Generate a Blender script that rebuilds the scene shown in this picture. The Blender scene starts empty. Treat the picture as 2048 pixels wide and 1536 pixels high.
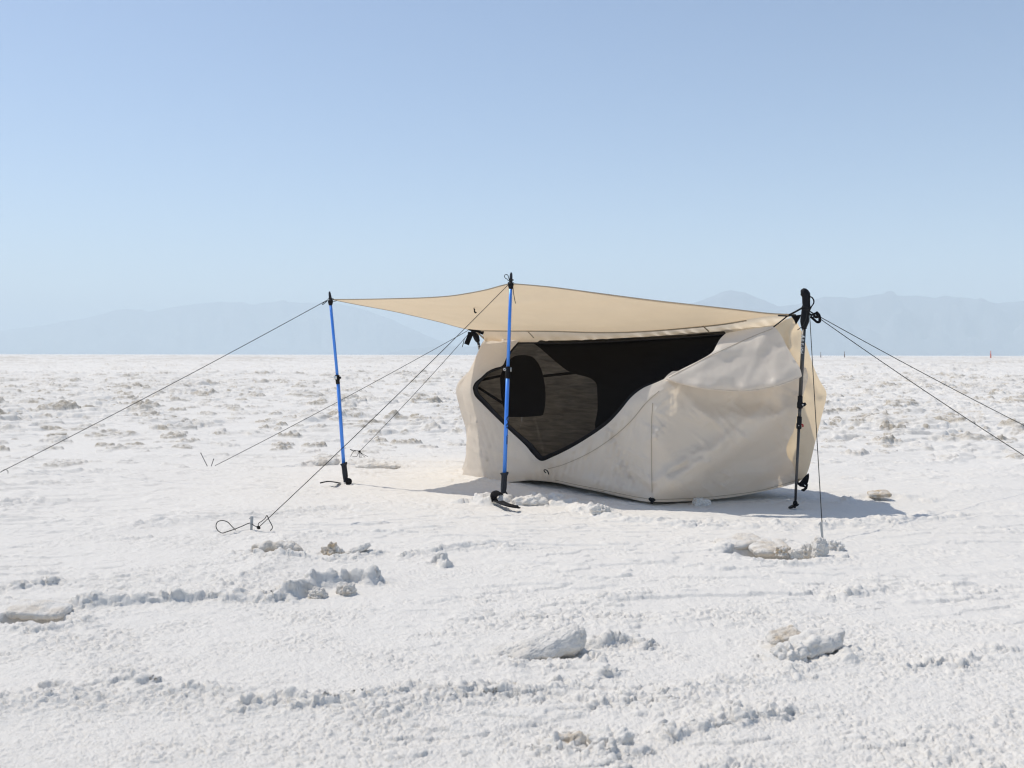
import bpy, math, random
import numpy as np
from mathutils import Vector, Matrix
from mathutils.geometry import delaunay_2d_cdt

sc = bpy.context.scene
COL = sc.collection
R = math.radians

# ------------------------------------------------------------------ camera
F = 2000.0                                    # focal length, in units of a 2048-wide frame
CAM = Vector((0.0, 0.0, 0.76))
cd = bpy.data.cameras.new("camera")
cam = bpy.data.objects.new("camera", cd)
COL.objects.link(cam)
cd.sensor_width = 36.0
cd.lens = 36.0 * F / 2048.0
cd.clip_start = 0.05
cd.clip_end = 60000.0
CROT = Matrix.Rotation(R(90.0) - math.atan(58.6 / F), 3, 'X') @ Matrix.Rotation(R(0.1), 3, 'Z')
cam.matrix_world = Matrix.Translation(CAM) @ CROT.to_4x4()
cd.dof.use_dof = True
cd.dof.focus_distance = 5.6
cd.dof.aperture_fstop = 8.0
sc.camera = cam

# ------------------------------------------------------------------ light
SUN_FROM = Vector((-0.495, 0.284, 1.0)).normalized()        # direction towards the sun
sun_el = math.asin(SUN_FROM.z)
sun_az = math.atan2(SUN_FROM.x, SUN_FROM.y)
world = bpy.data.worlds.new("World")
sc.world = world
world.use_nodes = True
wn = world.node_tree
for n in list(wn.nodes):
    wn.nodes.remove(n)
sky = wn.nodes.new("ShaderNodeTexSky")
sky.sky_type = 'NISHITA'
sky.sun_disc = False
sky.sun_elevation = sun_el
sky.sun_rotation = sun_az
sky.altitude = 1300.0
sky.air_density = 1.0
sky.dust_density = 2.4
sky.ozone_density = 2.6
bg = wn.nodes.new("ShaderNodeBackground")
bg.inputs["Strength"].default_value = 0.130
wo = wn.nodes.new("ShaderNodeOutputWorld")
wn.links.new(sky.outputs[0], bg.inputs[0])
wn.links.new(bg.outputs[0], wo.inputs[0])

ld = bpy.data.lights.new("sun", 'SUN')
ld.energy = 3.1
ld.angle = R(0.53)
ld.color = (1.0, 0.93, 0.82)
sun = bpy.data.objects.new("sun", ld)
COL.objects.link(sun)
sun.rotation_euler = SUN_FROM.to_track_quat('Z', 'Y').to_euler()
sun.location = (-6, 4, 12)

sc.view_settings.view_transform = 'Standard'
sc.view_settings.look = 'None'
sc.view_settings.exposure = 0.10
sc.view_settings.gamma = 1.0
sc.view_settings.use_curve_mapping = False
sc.render.engine = 'CYCLES'
sc.cycles.use_denoising = True
sc.cycles.use_adaptive_sampling = False
sc.cycles.max_bounces = 10
sc.cycles.diffuse_bounces = 5
sc.cycles.transparent_max_bounces = 12
sc.cycles.volume_bounces = 2
sc.cycles.filter_width = 1.25

# ------------------------------------------------------------------ helpers: rays of the measured photograph
def ray(px, py):
    return CROT @ Vector(((px - 1024.0) / F, -(py - 768.0) / F, -1.0))

def at(px, py, y):
    d = ray(px, py)
    return CAM + d * (y / d.y)

def gp(px, py, z=0.0):
    d = ray(px, py)
    return CAM + d * ((z - CAM.z) / d.z)

# ------------------------------------------------------------------ helpers: noise
rng = np.random.default_rng(7)
NP = 4096
PERM = rng.permutation(NP).astype(np.int32)
ANG = rng.random(NP) * 2 * np.pi
GX, GY = np.cos(ANG).astype(np.float32), np.sin(ANG).astype(np.float32)
RND = rng.random((NP, 4)).astype(np.float32)

def hsh(i, j):
    return PERM[(PERM[i & (NP - 1)] + j) & (NP - 1)]

def pn(x, y, s=0):
    x = np.asarray(x, np.float32) + np.float32(s * 17.31)
    y = np.asarray(y, np.float32) + np.float32(s * 9.77)
    xi = np.floor(x).astype(np.int32); yi = np.floor(y).astype(np.int32)
    fx = x - xi; fy = y - yi
    u = fx * fx * fx * (fx * (fx * 6 - 15) + 10)
    v = fy * fy * fy * (fy * (fy * 6 - 15) + 10)
    def g(a, b):
        h = hsh(xi + a, yi + b)
        return GX[h] * (fx - a) + GY[h] * (fy - b)
    a = g(0, 0); b = g(1, 0); c = g(0, 1); d = g(1, 1)
    return ((a + u * (b - a)) * (1 - v) + (c + u * (d - c)) * v) * np.float32(1.5)

def worley(x, y, s=0):
    """nearest feature: distance, four random numbers of that feature"""
    x = np.asarray(x, np.float32) + np.float32(s * 13.7)
    y = np.asarray(y, np.float32) + np.float32(s * 5.3)
    xi = np.floor(x).astype(np.int32); yi = np.floor(y).astype(np.int32)
    best = np.full(x.shape, 9.0, np.float32); bh = np.zeros(x.shape, np.int32)
    for a in (-1, 0, 1):
        for b in (-1, 0, 1):
            h = hsh(xi + a, yi + b)
            dx = xi + a + RND[h, 0] - x; dy = yi + b + RND[h, 1] - y
            d = dx * dx + dy * dy
            m = d < best
            best = np.where(m, d, best); bh = np.where(m, h, bh)
    return np.sqrt(best), RND[bh, 2], RND[bh, 3]

def sstep(a, b, x):
    t = np.clip((x - a) / (b - a), 0, 1)
    return t * t * (3 - 2 * t)

def pn3(p, s=0):
    """cheap 3-D noise: three sliced 2-D noises"""
    return (pn(p[:, 0], p[:, 1] + 3.1 * s, s) + pn(p[:, 1], p[:, 2], s + 1) + pn(p[:, 2], p[:, 0], s + 2)) / 1.8

def worley3(p, s=0):
    xi = np.floor(p).astype(np.int32); best = np.full(len(p), 9.0)
    for a in (-1, 0, 1):
        for b in (-1, 0, 1):
            for c in (-1, 0, 1):
                h = PERM[(hsh(xi[:, 0] + a, xi[:, 1] + b) + xi[:, 2] + c + s) & (NP - 1)]
                f = xi + np.array([a, b, c]) + RND[h, :3] - p
                best = np.minimum(best, (f * f).sum(1))
    return np.sqrt(best)

# ------------------------------------------------------------------ helpers: objects
def tag(o, label=None, cat=None, group=None, kind=None):
    if label: o['label'] = label
    if cat: o['category'] = cat
    if group: o['group'] = group
    if kind: o['kind'] = kind
    return o

def thing(name, loc, label, cat, group=None):
    o = bpy.data.objects.new(name, None)
    o.empty_display_size = 0.1
    COL.objects.link(o)
    o.location = loc
    return tag(o, label, cat, group)

def root_loc(o):
    while o.parent: o = o.parent
    return np.array(o.location)

class MB:
    def __init__(self):
        self.v = []; self.f = []
    def ring(self, c, u, w, ru, rw, n):
        b = len(self.v)
        for k in range(n):
            a = 2 * math.pi * k / n
            self.v.append(c + u * (ru * math.cos(a)) + w * (rw * math.sin(a)))
        return b
    def skin(self, rings, n, cap=True):
        for a, b in zip(rings[:-1], rings[1:]):
            for k in range(n):
                k2 = (k + 1) % n
                self.f.append((a + k, a + k2, b + k2, b + k))
        if cap:
            self.f.append(tuple(rings[0] + k for k in reversed(range(n))))
            self.f.append(tuple(rings[-1] + k for k in range(n)))
    def tube(self, pts, r, n=8, cap=True, flat=None):
        pts = [Vector(p) for p in pts]
        rs = r if isinstance(r, (list, tuple)) else [r] * len(pts)
        t = (pts[1] - pts[0]).normalized()
        u = t.orthogonal().normalized() if flat is None else (flat - t * flat.dot(t)).normalized()
        rings = []
        for i, p in enumerate(pts):
            t2 = (pts[min(i + 1, len(pts) - 1)] - pts[max(i - 1, 0)])
            if t2.length > 1e-9: t = t2.normalized()
            u = (u - t * u.dot(t))
            u = u.normalized() if u.length > 1e-6 else t.orthogonal().normalized()
            w = t.cross(u)
            if isinstance(rs[i], tuple):
                rings.append(self.ring(p, u, w, rs[i][0], rs[i][1], n))
            else:
                rings.append(self.ring(p, u, w, rs[i], rs[i], n))
        self.skin(rings, n, cap)
    def sections(self, secs, y, n=16):
        """secs: (px, py, half width px[, half depth px]) read off the pole, at depth y"""
        s = y / F
        rings = []
        pts = [at(q[0], q[1], y) for q in secs]
        for i, q in enumerate(secs):
            t = (pts[min(i + 1, len(pts) - 1)] - pts[max(i - 1, 0)]).normalized()
            u = Vector((1, 0, 0)); u = (u - t * u.dot(t)).normalized()
            w = t.cross(u)
            rings.append(self.ring(pts[i], u, w, q[2] * s, (q[3] if len(q) > 3 else q[2]) * s, n))
        self.skin(rings, n)
    def box(self, c, ax, h):
        b = len(self.v)
        for i in (-1, 1):
            for j in (-1, 1):
                for k in (-1, 1):
                    self.v.append(Vector(c) + ax[0] * (h[0] * i) + ax[1] * (h[1] * j) + ax[2] * (h[2] * k))
        for q in ((0, 1, 3, 2), (4, 6, 7, 5), (0, 4, 5, 1), (2, 3, 7, 6), (0, 2, 6, 4), (1, 5, 7, 3)):
            self.f.append(tuple(b + i for i in q))
    def build(self, name, mat, parent=None, smooth=True, **kw):
        return mesh_obj(name, [tuple(p) for p in self.v], self.f, mat, parent, smooth, **kw)

def mesh_obj(name, verts, faces, mat, parent=None, smooth=True, bevel=0, solid=0, attrs=None, label=None):
    v = np.array(verts, np.float64)
    if parent is not None:
        v = v - root_loc(parent)
    me = bpy.data.meshes.new(name)
    me.from_pydata(v.tolist(), [], faces)
    me.update()
    if smooth:
        me.shade_smooth()
        if smooth == 'angle':
            me.set_sharp_from_angle(angle=R(40))
    if attrs:
        for k, a in attrs.items():
            at_ = me.attributes.new(k, 'FLOAT', 'POINT')
            at_.data.foreach_set('value', np.asarray(a, np.float32))
    me.materials.append(mat)
    o = bpy.data.objects.new(name, me)
    COL.objects.link(o)
    if parent is not None:
        o.parent = parent
    if solid:
        m = o.modifiers.new("solid", 'SOLIDIFY'); m.thickness = solid; m.offset = 0
    if bevel:
        m = o.modifiers.new("bevel", 'BEVEL'); m.width = bevel; m.segments = 2; m.limit_method = 'ANGLE'
    if label: o['label'] = label
    return o

def crom(pts, n=6, closed=False):
    """Catmull-Rom through 2-D or 3-D points"""
    P = [np.array(p, float) for p in pts]
    out = []
    m = len(P)
    rngi = range(m if closed else m - 1)
    for i in rngi:
        p1, p2 = P[i], P[(i + 1) % m]
        p0 = P[(i - 1) % m] if (closed or i > 0) else 2 * p1 - p2
        p3 = P[(i + 2) % m] if (closed or i < m - 2) else 2 * p2 - p1
        for k in range(n):
            t = k / n
            out.append(0.5 * ((2 * p1) + (-p0 + p2) * t + (2 * p0 - 5 * p1 + 4 * p2 - p3) * t * t + (-p0 + 3 * p1 - 3 * p2 + p3) * t ** 3))
    if not closed: out.append(P[-1])
    return out

# ------------------------------------------------------------------ materials
def new_mat(name):
    m = bpy.data.materials.new(name)
    m.use_nodes = True
    nt = m.node_tree
    for n in list(nt.nodes): nt.nodes.remove(n)
    out = nt.nodes.new("ShaderNodeOutputMaterial")
    return m, nt, out

def nd(nt, t, **kw):
    n = nt.nodes.new(t)
    for k, v in kw.items():
        if k in n.inputs: n.inputs[k].default_value = v
        else: setattr(n, k, v)
    return n

def simple(name, col, rough=0.5, metal=0.0, spec=0.5, var=0.12, scale=60.0, bump=0.0, bscale=400.0):
    m, nt, out = new_mat(name)
    b = nd(nt, "ShaderNodeBsdfPrincipled", Roughness=rough, Metallic=metal)
    b.inputs["Specular IOR Level"].default_value = spec
    tc = nd(nt, "ShaderNodeTexCoord")
    nz = nd(nt, "ShaderNodeTexNoise", Scale=scale, Detail=5.0)
    nt.links.new(tc.outputs["Object"], nz.inputs["Vector"])
    mx = nd(nt, "ShaderNodeMix", data_type='RGBA')
    mx.inputs["A"].default_value = tuple(c * (1 - var) for c in col) + (1,)
    mx.inputs["B"].default_value = tuple(min(1, c * (1 + var)) for c in col) + (1,)
    nt.links.new(nz.outputs["Fac"], mx.inputs["Factor"])
    nt.links.new(mx.outputs["Result"], b.inputs["Base Color"])
    if bump:
        n2 = nd(nt, "ShaderNodeTexNoise", Scale=bscale, Detail=3.0)
        nt.links.new(tc.outputs["Object"], n2.inputs["Vector"])
        bp = nd(nt, "ShaderNodeBump", Strength=bump, Distance=0.002)
        nt.links.new(n2.outputs["Fac"], bp.inputs["Height"])
        nt.links.new(bp.outputs["Normal"], b.inputs["Normal"])
    nt.links.new(b.outputs[0], out.inputs[0])
    return m

def cloth_mat(name, dcol, tcol, fac, wr=0.25):
    m, nt, out = new_mat(name)
    tc = nd(nt, "ShaderNodeTexCoord")
    nz = nd(nt, "ShaderNodeTexNoise", Scale=7.0, Detail=6.0, Roughness=0.6)
    nt.links.new(tc.outputs["Object"], nz.inputs["Vector"])
    def tint(col, v):
        mx = nd(nt, "ShaderNodeMix", data_type='RGBA')
        mx.inputs["A"].default_value = tuple(c * (1 - v) for c in col) + (1,)
        mx.inputs["B"].default_value = tuple(c * (1 + v) for c in col) + (1,)
        nt.links.new(nz.outputs["Fac"], mx.inputs["Factor"])
        return mx.outputs["Result"]
    # fine weave and crumple
    wv = nd(nt, "ShaderNodeTexNoise", noise_type="RIDGED_MULTIFRACTAL", normalize=True, Scale=9.0, Detail=4.0, Roughness=0.5, Distortion=0.5)
    nt.links.new(tc.outputs["Object"], wv.inputs["Vector"])
    bp = nd(nt, "ShaderNodeBump", Strength=wr, Distance=0.012)
    nt.links.new(wv.outputs["Fac"], bp.inputs["Height"])
    d = nd(nt, "ShaderNodeBsdfDiffuse", Roughness=0.4)
    t = nd(nt, "ShaderNodeBsdfTranslucent")
    nt.links.new(tint(dcol, 0.05), d.inputs["Color"])
    nt.links.new(tint(tcol, 0.06), t.inputs["Color"])
    nt.links.new(bp.outputs["Normal"], d.inputs["Normal"])
    mx = nd(nt, "ShaderNodeMixShader", Fac=fac)
    nt.links.new(d.outputs[0], mx.inputs[1]); nt.links.new(t.outputs[0], mx.inputs[2])
    g = nd(nt, "ShaderNodeBsdfGlossy", Roughness=0.48)
    g.inputs["Color"].default_value = (1, 1, 1, 1)
    nt.links.new(bp.outputs["Normal"], g.inputs["Normal"])
    m2 = nd(nt, "ShaderNodeMixShader", Fac=0.035)
    nt.links.new(mx.outputs[0], m2.inputs[1]); nt.links.new(g.outputs[0], m2.inputs[2])
    nt.links.new(m2.outputs[0], out.inputs[0])
    return m

def net_mat(name, cover):
    m, nt, out = new_mat(name)
    d = nd(nt, "ShaderNodeBsdfDiffuse")
    d.inputs["Color"].default_value = (0.0122, 0.0115, 0.011, 1)
    t = nd(nt, "ShaderNodeBsdfTransparent")
    tc = nd(nt, "ShaderNodeTexCoord")
    nz = nd(nt, "ShaderNodeTexNoise", Scale=8.0, Detail=6.0, Distortion=0.8)
    mp = nd(nt, "ShaderNodeMapping")
    mp.inputs["Scale"].default_value = (0.7, 0.7, 6.0)
    mp.inputs["Rotation"].default_value = (0.0, 0.16, 0.0)
    nt.links.new(tc.outputs["Object"], mp.inputs["Vector"])
    nt.links.new(mp.outputs[0], nz.inputs["Vector"])
    mr = nd(nt, "ShaderNodeMapRange")
    mr.inputs["From Min"].default_value = 0.3; mr.inputs["From Max"].default_value = 0.7
    mr.inputs["To Min"].default_value = cover - 0.035; mr.inputs["To Max"].default_value = cover + 0.035
    nt.links.new(nz.outputs["Fac"], mr.inputs["Value"])
    mx = nd(nt, "ShaderNodeMixShader")
    nt.links.new(mr.outputs[0], mx.inputs[0])
    nt.links.new(t.outputs[0], mx.inputs[1]); nt.links.new(d.outputs[0], mx.inputs[2])
    nt.links.new(mx.outputs[0], out.inputs[0])
    return m

def salt_mat(name, white=(0.765, 0.735, 0.685), tan=(0.35, 0.295, 0.215)):
    m, nt, out = new_mat(name)
    b = nd(nt, "ShaderNodeBsdfPrincipled", Roughness=0.85)
    b.inputs["Specular IOR Level"].default_value = 0.25
    geo = nd(nt, "ShaderNodeNewGeometry")
    at_ = nd(nt, "ShaderNodeAttribute", attribute_name="dirt")
    n1 = nd(nt, "ShaderNodeTexNoise", Scale=1.3, Detail=6.0)
    nt.links.new(geo.outputs["Position"], n1.inputs["Vector"])
    mx = nd(nt, "ShaderNodeMix", data_type='RGBA')
    mx.inputs["A"].default_value = tuple(c * 0.965 for c in white) + (1,)
    mx.inputs["B"].default_value = tuple(min(1, c * 1.03) for c in white) + (1,)
    nt.links.new(n1.outputs["Fac"], mx.inputs["Factor"])
    n2 = nd(nt, "ShaderNodeTexNoise", Scale=55.0, Detail=5.0)
    nt.links.new(geo.outputs["Position"], n2.inputs["Vector"])
    mr = nd(nt, "ShaderNodeMapRange")
    mr.inputs["From Min"].default_value = 0.3; mr.inputs["From Max"].default_value = 0.7
    mr.inputs["To Min"].default_value = 0.55; mr.inputs["To Max"].default_value = 1.25
    nt.links.new(n2.outputs["Fac"], mr.inputs["Value"])
    mu = nd(nt, "ShaderNodeMath", operation='MULTIPLY', use_clamp=True)
    nt.links.new(at_.outputs["Fac"], mu.inputs[0]); nt.links.new(mr.outputs[0], mu.inputs[1])
    m2 = nd(nt, "ShaderNodeMix", data_type='RGBA')
    m2.inputs["B"].default_value = tan + (1,)
    nt.links.new(mu.outputs[0], m2.inputs["Factor"])
    nt.links.new(mx.outputs["Result"], m2.inputs["A"])
    nt.links.new(m2.outputs["Result"], b.inputs["Base Color"])
    # the finest grains
    g1 = nd(nt, "ShaderNodeTexNoise", Scale=230.0, Detail=4.0, Roughness=0.65)
    nt.links.new(geo.outputs["Position"], g1.inputs["Vector"])
    bp = nd(nt, "ShaderNodeBump", Strength=0.75, Distance=0.005)
    nt.links.new(g1.outputs["Fac"], bp.inputs["Height"])
    nt.links.new(bp.outputs["Normal"], b.inputs["Normal"])
    nt.links.new(b.outputs[0], out.inputs[0])
    return m

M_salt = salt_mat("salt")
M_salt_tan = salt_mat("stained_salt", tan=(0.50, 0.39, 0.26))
M_cloth = cloth_mat("tent_fabric", (0.845, 0.775, 0.68), (0.85, 0.725, 0.565), 0.36, 0.35)
M_thin = cloth_mat("thin_tent_fabric", (0.82, 0.715, 0.56), (0.86, 0.69, 0.46), 0.52, 0.3)
M_awn = cloth_mat("awning_fabric", (0.78, 0.665, 0.51), (0.79, 0.62, 0.41), 0.52, 0.12)
M_hem = cloth_mat("hem_fabric", (0.50, 0.43, 0.33), (0.4, 0.3, 0.2), 0.2)
M_net = net_mat("black_netting", 0.90)
M_black = simple("black_webbing", (0.008, 0.008, 0.01), 0.8, spec=0.15, bump=0.4)
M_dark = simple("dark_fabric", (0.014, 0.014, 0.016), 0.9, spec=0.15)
M_blue = simple("blue_aluminium", (0.07, 0.28, 0.88), 0.30, metal=0.25, var=0.06)
M_grey = simple("grey_aluminium", (0.075, 0.073, 0.072), 0.38, metal=0.5, var=0.08)
M_plast = simple("black_plastic", (0.007, 0.0075, 0.01), 0.55, spec=0.2)
M_rub = simple("dark_foam", (0.035, 0.038, 0.045), 0.85, spec=0.25, bump=0.5, bscale=900)
M_steel = simple("bright_steel", (0.62, 0.62, 0.6), 0.3, metal=0.9)
M_white = simple("white_print", (0.7, 0.7, 0.68), 0.6)
M_red = simple("red_plastic", (0.4, 0.02, 0.02), 0.5)
M_cord = simple("dark_cord", (0.022, 0.023, 0.022), 0.8, spec=0.2)
M_orange = simple("orange_paint", (0.65, 0.10, 0.035), 0.6)
M_post = simple("dark_wood", (0.2, 0.16, 0.14), 0.8)
M_rock = simple("blue_tinted_rock", (0.15, 0.16, 0.185), 0.95, var=0.3, scale=0.004, spec=0.1)  # blue of skylight and haze mixed into the rock colour

# ------------------------------------------------------------------ ground
RIDGES = [   # measured crust ridges: photo points on the ground, height, width
    ([(960, 1322), (1030, 1334), (1110, 1334), (1190, 1314)], 0.004, 0.04), ([(1530, 1326), (1590, 1342), (1660, 1336), (1710, 1318)], 0.010, 0.045),
    ([(480, 1108), (550, 1120), (620, 1114), (680, 1120), (750, 1106)], 0.010, 0.05), ([(-20, 1240), (30, 1262), (100, 1264), (160, 1250)], 0.012, 0.04),
    ([(1080, 1505), (1140, 1520), (1210, 1524), (1280, 1512)], 0.008, 0.035), ([(1430, 1112), (1500, 1124), (1600, 1128), (1690, 1112)], 0.008, 0.04),
    ([(1190, 1290), (1250, 1284), (1290, 1292)], 0.016, 0.03), ([(1660, 1200), (1720, 1180), (1760, 1178)], 0.008, 0.03), ([(850, 1125), (880, 1118), (890, 1130)], 0.02, 0.025),
    ([(150, 1222), (230, 1210), (330, 1204), (430, 1200), (540, 1202)], 0.026, 0.05),
    ([(575, 1195), (620, 1180), (690, 1163), (745, 1165)], 0.042, 0.05),
    ([(760, 1410), (830, 1388), (920, 1392), (1000, 1372)], 0.010, 0.04),
    ([(1010, 1395), (1060, 1385), (1150, 1372), (1220, 1352)], 0.014, 0.04),
    ([(1330, 1476), (1410, 1462), (1490, 1446), (1560, 1440)], 0.016, 0.045),
    ([(1180, 1412), (1300, 1395), (1430, 1372), (1580, 1362)], 0.007, 0.04),
    ([(1700, 1320), (1800, 1340), (1900, 1335), (2040, 1310)], 0.010, 0.05),
    ([(960, 1003), (1030, 994), (1080, 992), (1130, 1002), (1180, 1018)], 0.030, 0.10),
    ([(1180, 1022), (1260, 1034), (1330, 1042), (1380, 1046)], 0.020, 0.08),
    ([(1400, 1046), (1560, 1048), (1750, 1042), (1900, 1028)], 0.014, 0.10),
    ([(1690, 1000), (1760, 992), (1850, 1000)], 0.020, 0.08),
    ([(620, 848), (700, 836), (790, 838)], 0.06, 0.16),
    ([(330, 852), (400, 848), (430, 849)], 0.05, 0.10),
    ([(600, 932), (660, 926), (700, 930)], 0.035, 0.07),
    ([(705, 932), (760, 930), (805, 934)], 0.022, 0.06),
    ([(30, 955), (130, 952), (210, 945)], 0.02, 0.08),
    ([(0, 1185), (60, 1180), (100, 1176)], 0.02, 0.03),
    ([(100, 1378), (200, 1380), (290, 1376)], 0.010, 0.03),
    ([(480, 1430), (540, 1420), (640, 1424)], 0.008, 0.03),
    ([(1440, 1100), (1500, 1086), (1570, 1082)], 0.012, 0.05),
    ([(820, 1110), (900, 1095), (960, 1090), (1010, 1095)], 0.012, 0.05),
]
PITS = [     # (photo point, half width x, half width y, depth)
    ((1540, 1106), 0.15, 0.085, 0.095), ((1085, 1312), 0.10, 0.03, 0.018), ((60, 1247), 0.10, 0.05, 0.05),
    ((550, 1112), 0.09, 0.03, 0.016), ((1720, 880), 0.25, 0.12, 0.05), ((1390 + 500, 875), 0.3, 0.12, 0.05),
]

def seg_dist(x, y, pts):
    best = np.full(x.shape, 1e9, np.float32)
    for a, b in zip(pts[:-1], pts[1:]):
        ax, ay = a; bx, by = b
        dx, dy = bx - ax, by - ay
        t = np.clip(((x - ax) * dx + (y - ay) * dy) / (dx * dx + dy * dy), 0, 1)
        best = np.minimum(best, (x - ax - t * dx) ** 2 + (y - ay - t * dy) ** 2)
    return np.sqrt(best)

def seg_side(x, y, pts):
    """distance to a polyline and whether the point lies on its near (low y) side"""
    best = np.full(x.shape, 1e9, np.float32); side = np.zeros(x.shape, np.float32)
    for a, b in zip(pts[:-1], pts[1:]):
        ax, ay = a; bx, by = b
        dx, dy = bx - ax, by - ay
        t = np.clip(((x - ax) * dx + (y - ay) * dy) / (dx * dx + dy * dy), 0, 1)
        ey = y - ay - t * dy
        d = (x - ax - t * dx) ** 2 + ey ** 2
        m = d < best
        best = np.where(m, d, best); side = np.where(m, ey, side)
    return np.sqrt(best), side

def fade(lam, r):
    return np.clip(lam / (1.5 * 0.0015 * np.maximum(r, 1.0)) - 0.8, 0, 1)

def ground_height(x, y):
    x = np.asarray(x, np.float32); y = np.asarray(y, np.float32)
    r = np.sqrt(x * x + y * y)
    dirt = np.zeros_like(x)
    near_tent = np.exp(-(((x - 0.5) / 1.7) ** 2 + ((y - 5.6) / 1.5) ** 2))
    calm = 1 - 0.8 * near_tent
    h = (0.020 * pn(x / 2.6, y / 2.3, 1) + 0.012 * pn(x / 0.9, y / 0.8, 2)) * calm
    wx = 0.30 * pn(x / 1.1, y / 1.1, 3); wy = 0.30 * pn(x / 1.1, y / 1.1, 4)
    n = 1 - 2.0 * np.abs(pn((x + wx) / 1.7, (y + wy) / 0.95, 5))
    rid = np.clip((n - 0.62) / 0.38, 0, 1) ** 1.6
    patch = sstep(-0.05, 0.45, pn(x / 1.9, y / 1.6, 6))
    h += 0.020 * rid * patch * calm
    M = 0.07 + 0.60 * rid * patch + 0.42 * sstep(0.22, 0.6, pn(x / 0.70, y / 0.40, 7)) + 0.22 * sstep(0.15, 0.6, pn(x / 0.2, y / 0.15, 8))
    M *= 0.55 + 0.45 * calm
    # low broken scarps of the crust
    lev = sstep(-0.25, 0.45, pn(x / 1.3, y / 1.0, 30)) * (0.4 + 0.6 * calm)
    h += lev * 0.008 * fade(0.16, r) * sstep(0.16, 0.30, pn((x + wx) / 0.46 - 0.9 * y, (y + 0.3 * wy) / 0.17, 27) + 0.10 * pn(x / 0.05, y / 0.04, 26))
    h += lev * 0.006 * fade(0.09, r) * sstep(0.16, 0.28, pn((x + 0.5 * wy) / 0.19 - 1.2 * y, (y + 0.15 * wx) / 0.085, 28) + 0.12 * pn(x / 0.03, y / 0.025, 25))
    for pts, amp, w in RIDGES:
        g = [tuple(gp(*p))[:2] for p in pts]
        x0, x1 = min(p[0] for p in g) - 4 * w, max(p[0] for p in g) + 4 * w
        y0, y1 = min(p[1] for p in g) - 4 * w, max(p[1] for p in g) + 4 * w
        m = (x > x0) & (x < x1) & (y > y0) & (y < y1)
        if m.any():
            xs, ys = x[m], y[m]
            d, sd = seg_side(xs + 0.4 * w * pn(xs / w, ys / w, 9), ys + 0.55 * w * pn(xs / (1.3 * w), ys / (1.3 * w), 10), g)
            e = np.exp(-(d / w) ** 2)
            f_ = np.where(sd < 0, np.exp(-(d / (0.5 * w)) ** 2), e)
            h[m] += 1.15 * amp * f_ * np.clip(0.72 + 0.55 * pn(xs / (2.6 * w), ys / (2.6 * w), 11) + 0.35 * pn(xs / (0.9 * w), ys / (0.9 * w), 16), 0.1, 2)
            M[m] += 1.0 * e * (0.6 + 0.8 * np.clip(pn(xs / 0.07, ys / 0.07, 29), -0.5, 1))
    # upturned crust of the middle distance
    for lam, amp, s, y0, y1, prob in ((1.5, 0.13, 21, 8.0, 13, 0.42), (0.62, 0.085, 22, 6.6, 11, 0.42), (0.30, 0.055, 23, 5.0, 9, 0.55),
                                      (4.2, 0.24, 24, 22, 45, 0.6), (14.0, 0.40, 25, 70, 160, 0.65)):
        k = (r > y0) & (fade(lam * 0.5, r) > 0.02) & (r < 900 * lam)
        if not k.any(): continue
        xs, ys, rs = x[k], y[k], r[k]
        wx = xs + 0.30 * lam * pn(xs / (0.45 * lam), ys / (0.45 * lam), s); wy = ys + 0.30 * lam * pn(xs / (0.45 * lam), ys / (0.45 * lam), s + 9)
        d, a, b = worley(wx / lam, wy / (0.8 * lam), s)
        rad = 0.16 + 0.22 * b
        prof = np.clip(1 - d / rad, 0, 1) ** 0.30 * (0.7 + 0.6 * pn(xs / (0.12 * lam), ys / (0.12 * lam), s + 5))
        on = (a < prob) * sstep(y0, y1, rs) * fade(lam * 0.5, rs)
        hh = amp * (0.25 + 0.9 * b * ((a * 91.3) % 1.0)) * np.clip(prof, 0, 2) * on
        h[k] += hh
        dk = sstep(0.1, 0.4, prof) * on * (0.25 + 0.75 * sstep(0.2, 0.8, ((a * 37.7) % 1.0)))
        dirt[k] = np.maximum(dirt[k], dk)
    k = (r > 3.8) & (r < 160)
    xs, ys, rs = x[k], y[k], r[k]
    lv = (0.30 * sstep(3.8, 5.2, rs) * (1 - near_tent[k]) ** 2 + 0.70 * sstep(6.5, 11, rs)) * sstep(-0.35, 0.3, pn(xs / 5.0, ys / 4.0, 45))
    h[k] += lv * (0.040 * fade(0.30, rs) * sstep(0.12, 0.26, pn(xs / 0.75, ys / 0.42, 46) + 0.15 * pn(xs / 0.1, ys / 0.08, 47))
                  + 0.024 * fade(0.15, rs) * sstep(0.12, 0.26, pn(xs / 0.33, ys / 0.2, 48) + 0.15 * pn(xs / 0.06, ys / 0.05, 49)))
    k = r > 12
    xs, ys, rs = x[k], y[k], r[k]
    h[k] += (0.016 * fade(0.22, rs) * pn(xs / 0.22, ys / 0.2, 31) + 0.03 * fade(0.8, rs) * pn(xs / 0.8, ys / 0.7, 32)) * sstep(12, 20, rs)
    for p, ax, ay, dep in PITS:
        g = gp(*p)
        q = ((x - g.x) / ax) ** 2 + ((y - g.y) / ay) ** 2
        e = sstep(1.5, 0.5, q)
        h -= dep * e
    # popcorn salt, laid out along the slope so that steep faces carry round grains too
    grain = np.zeros_like(h)
    M = np.clip(M, 0, 1.15)
    k = r < 16
    xs, ys, rs, Ms = x[k], y[k] + 1.5 * h[k], r[k], M[k]
    jx = xs + 0.010 * pn(xs / 0.03, ys / 0.03, 12); jy = ys + 0.010 * pn(xs / 0.03, ys / 0.03, 13)
    hk = np.zeros_like(xs)
    d, a, b = worley(jx / 0.046, jy / 0.046, 1)
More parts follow.
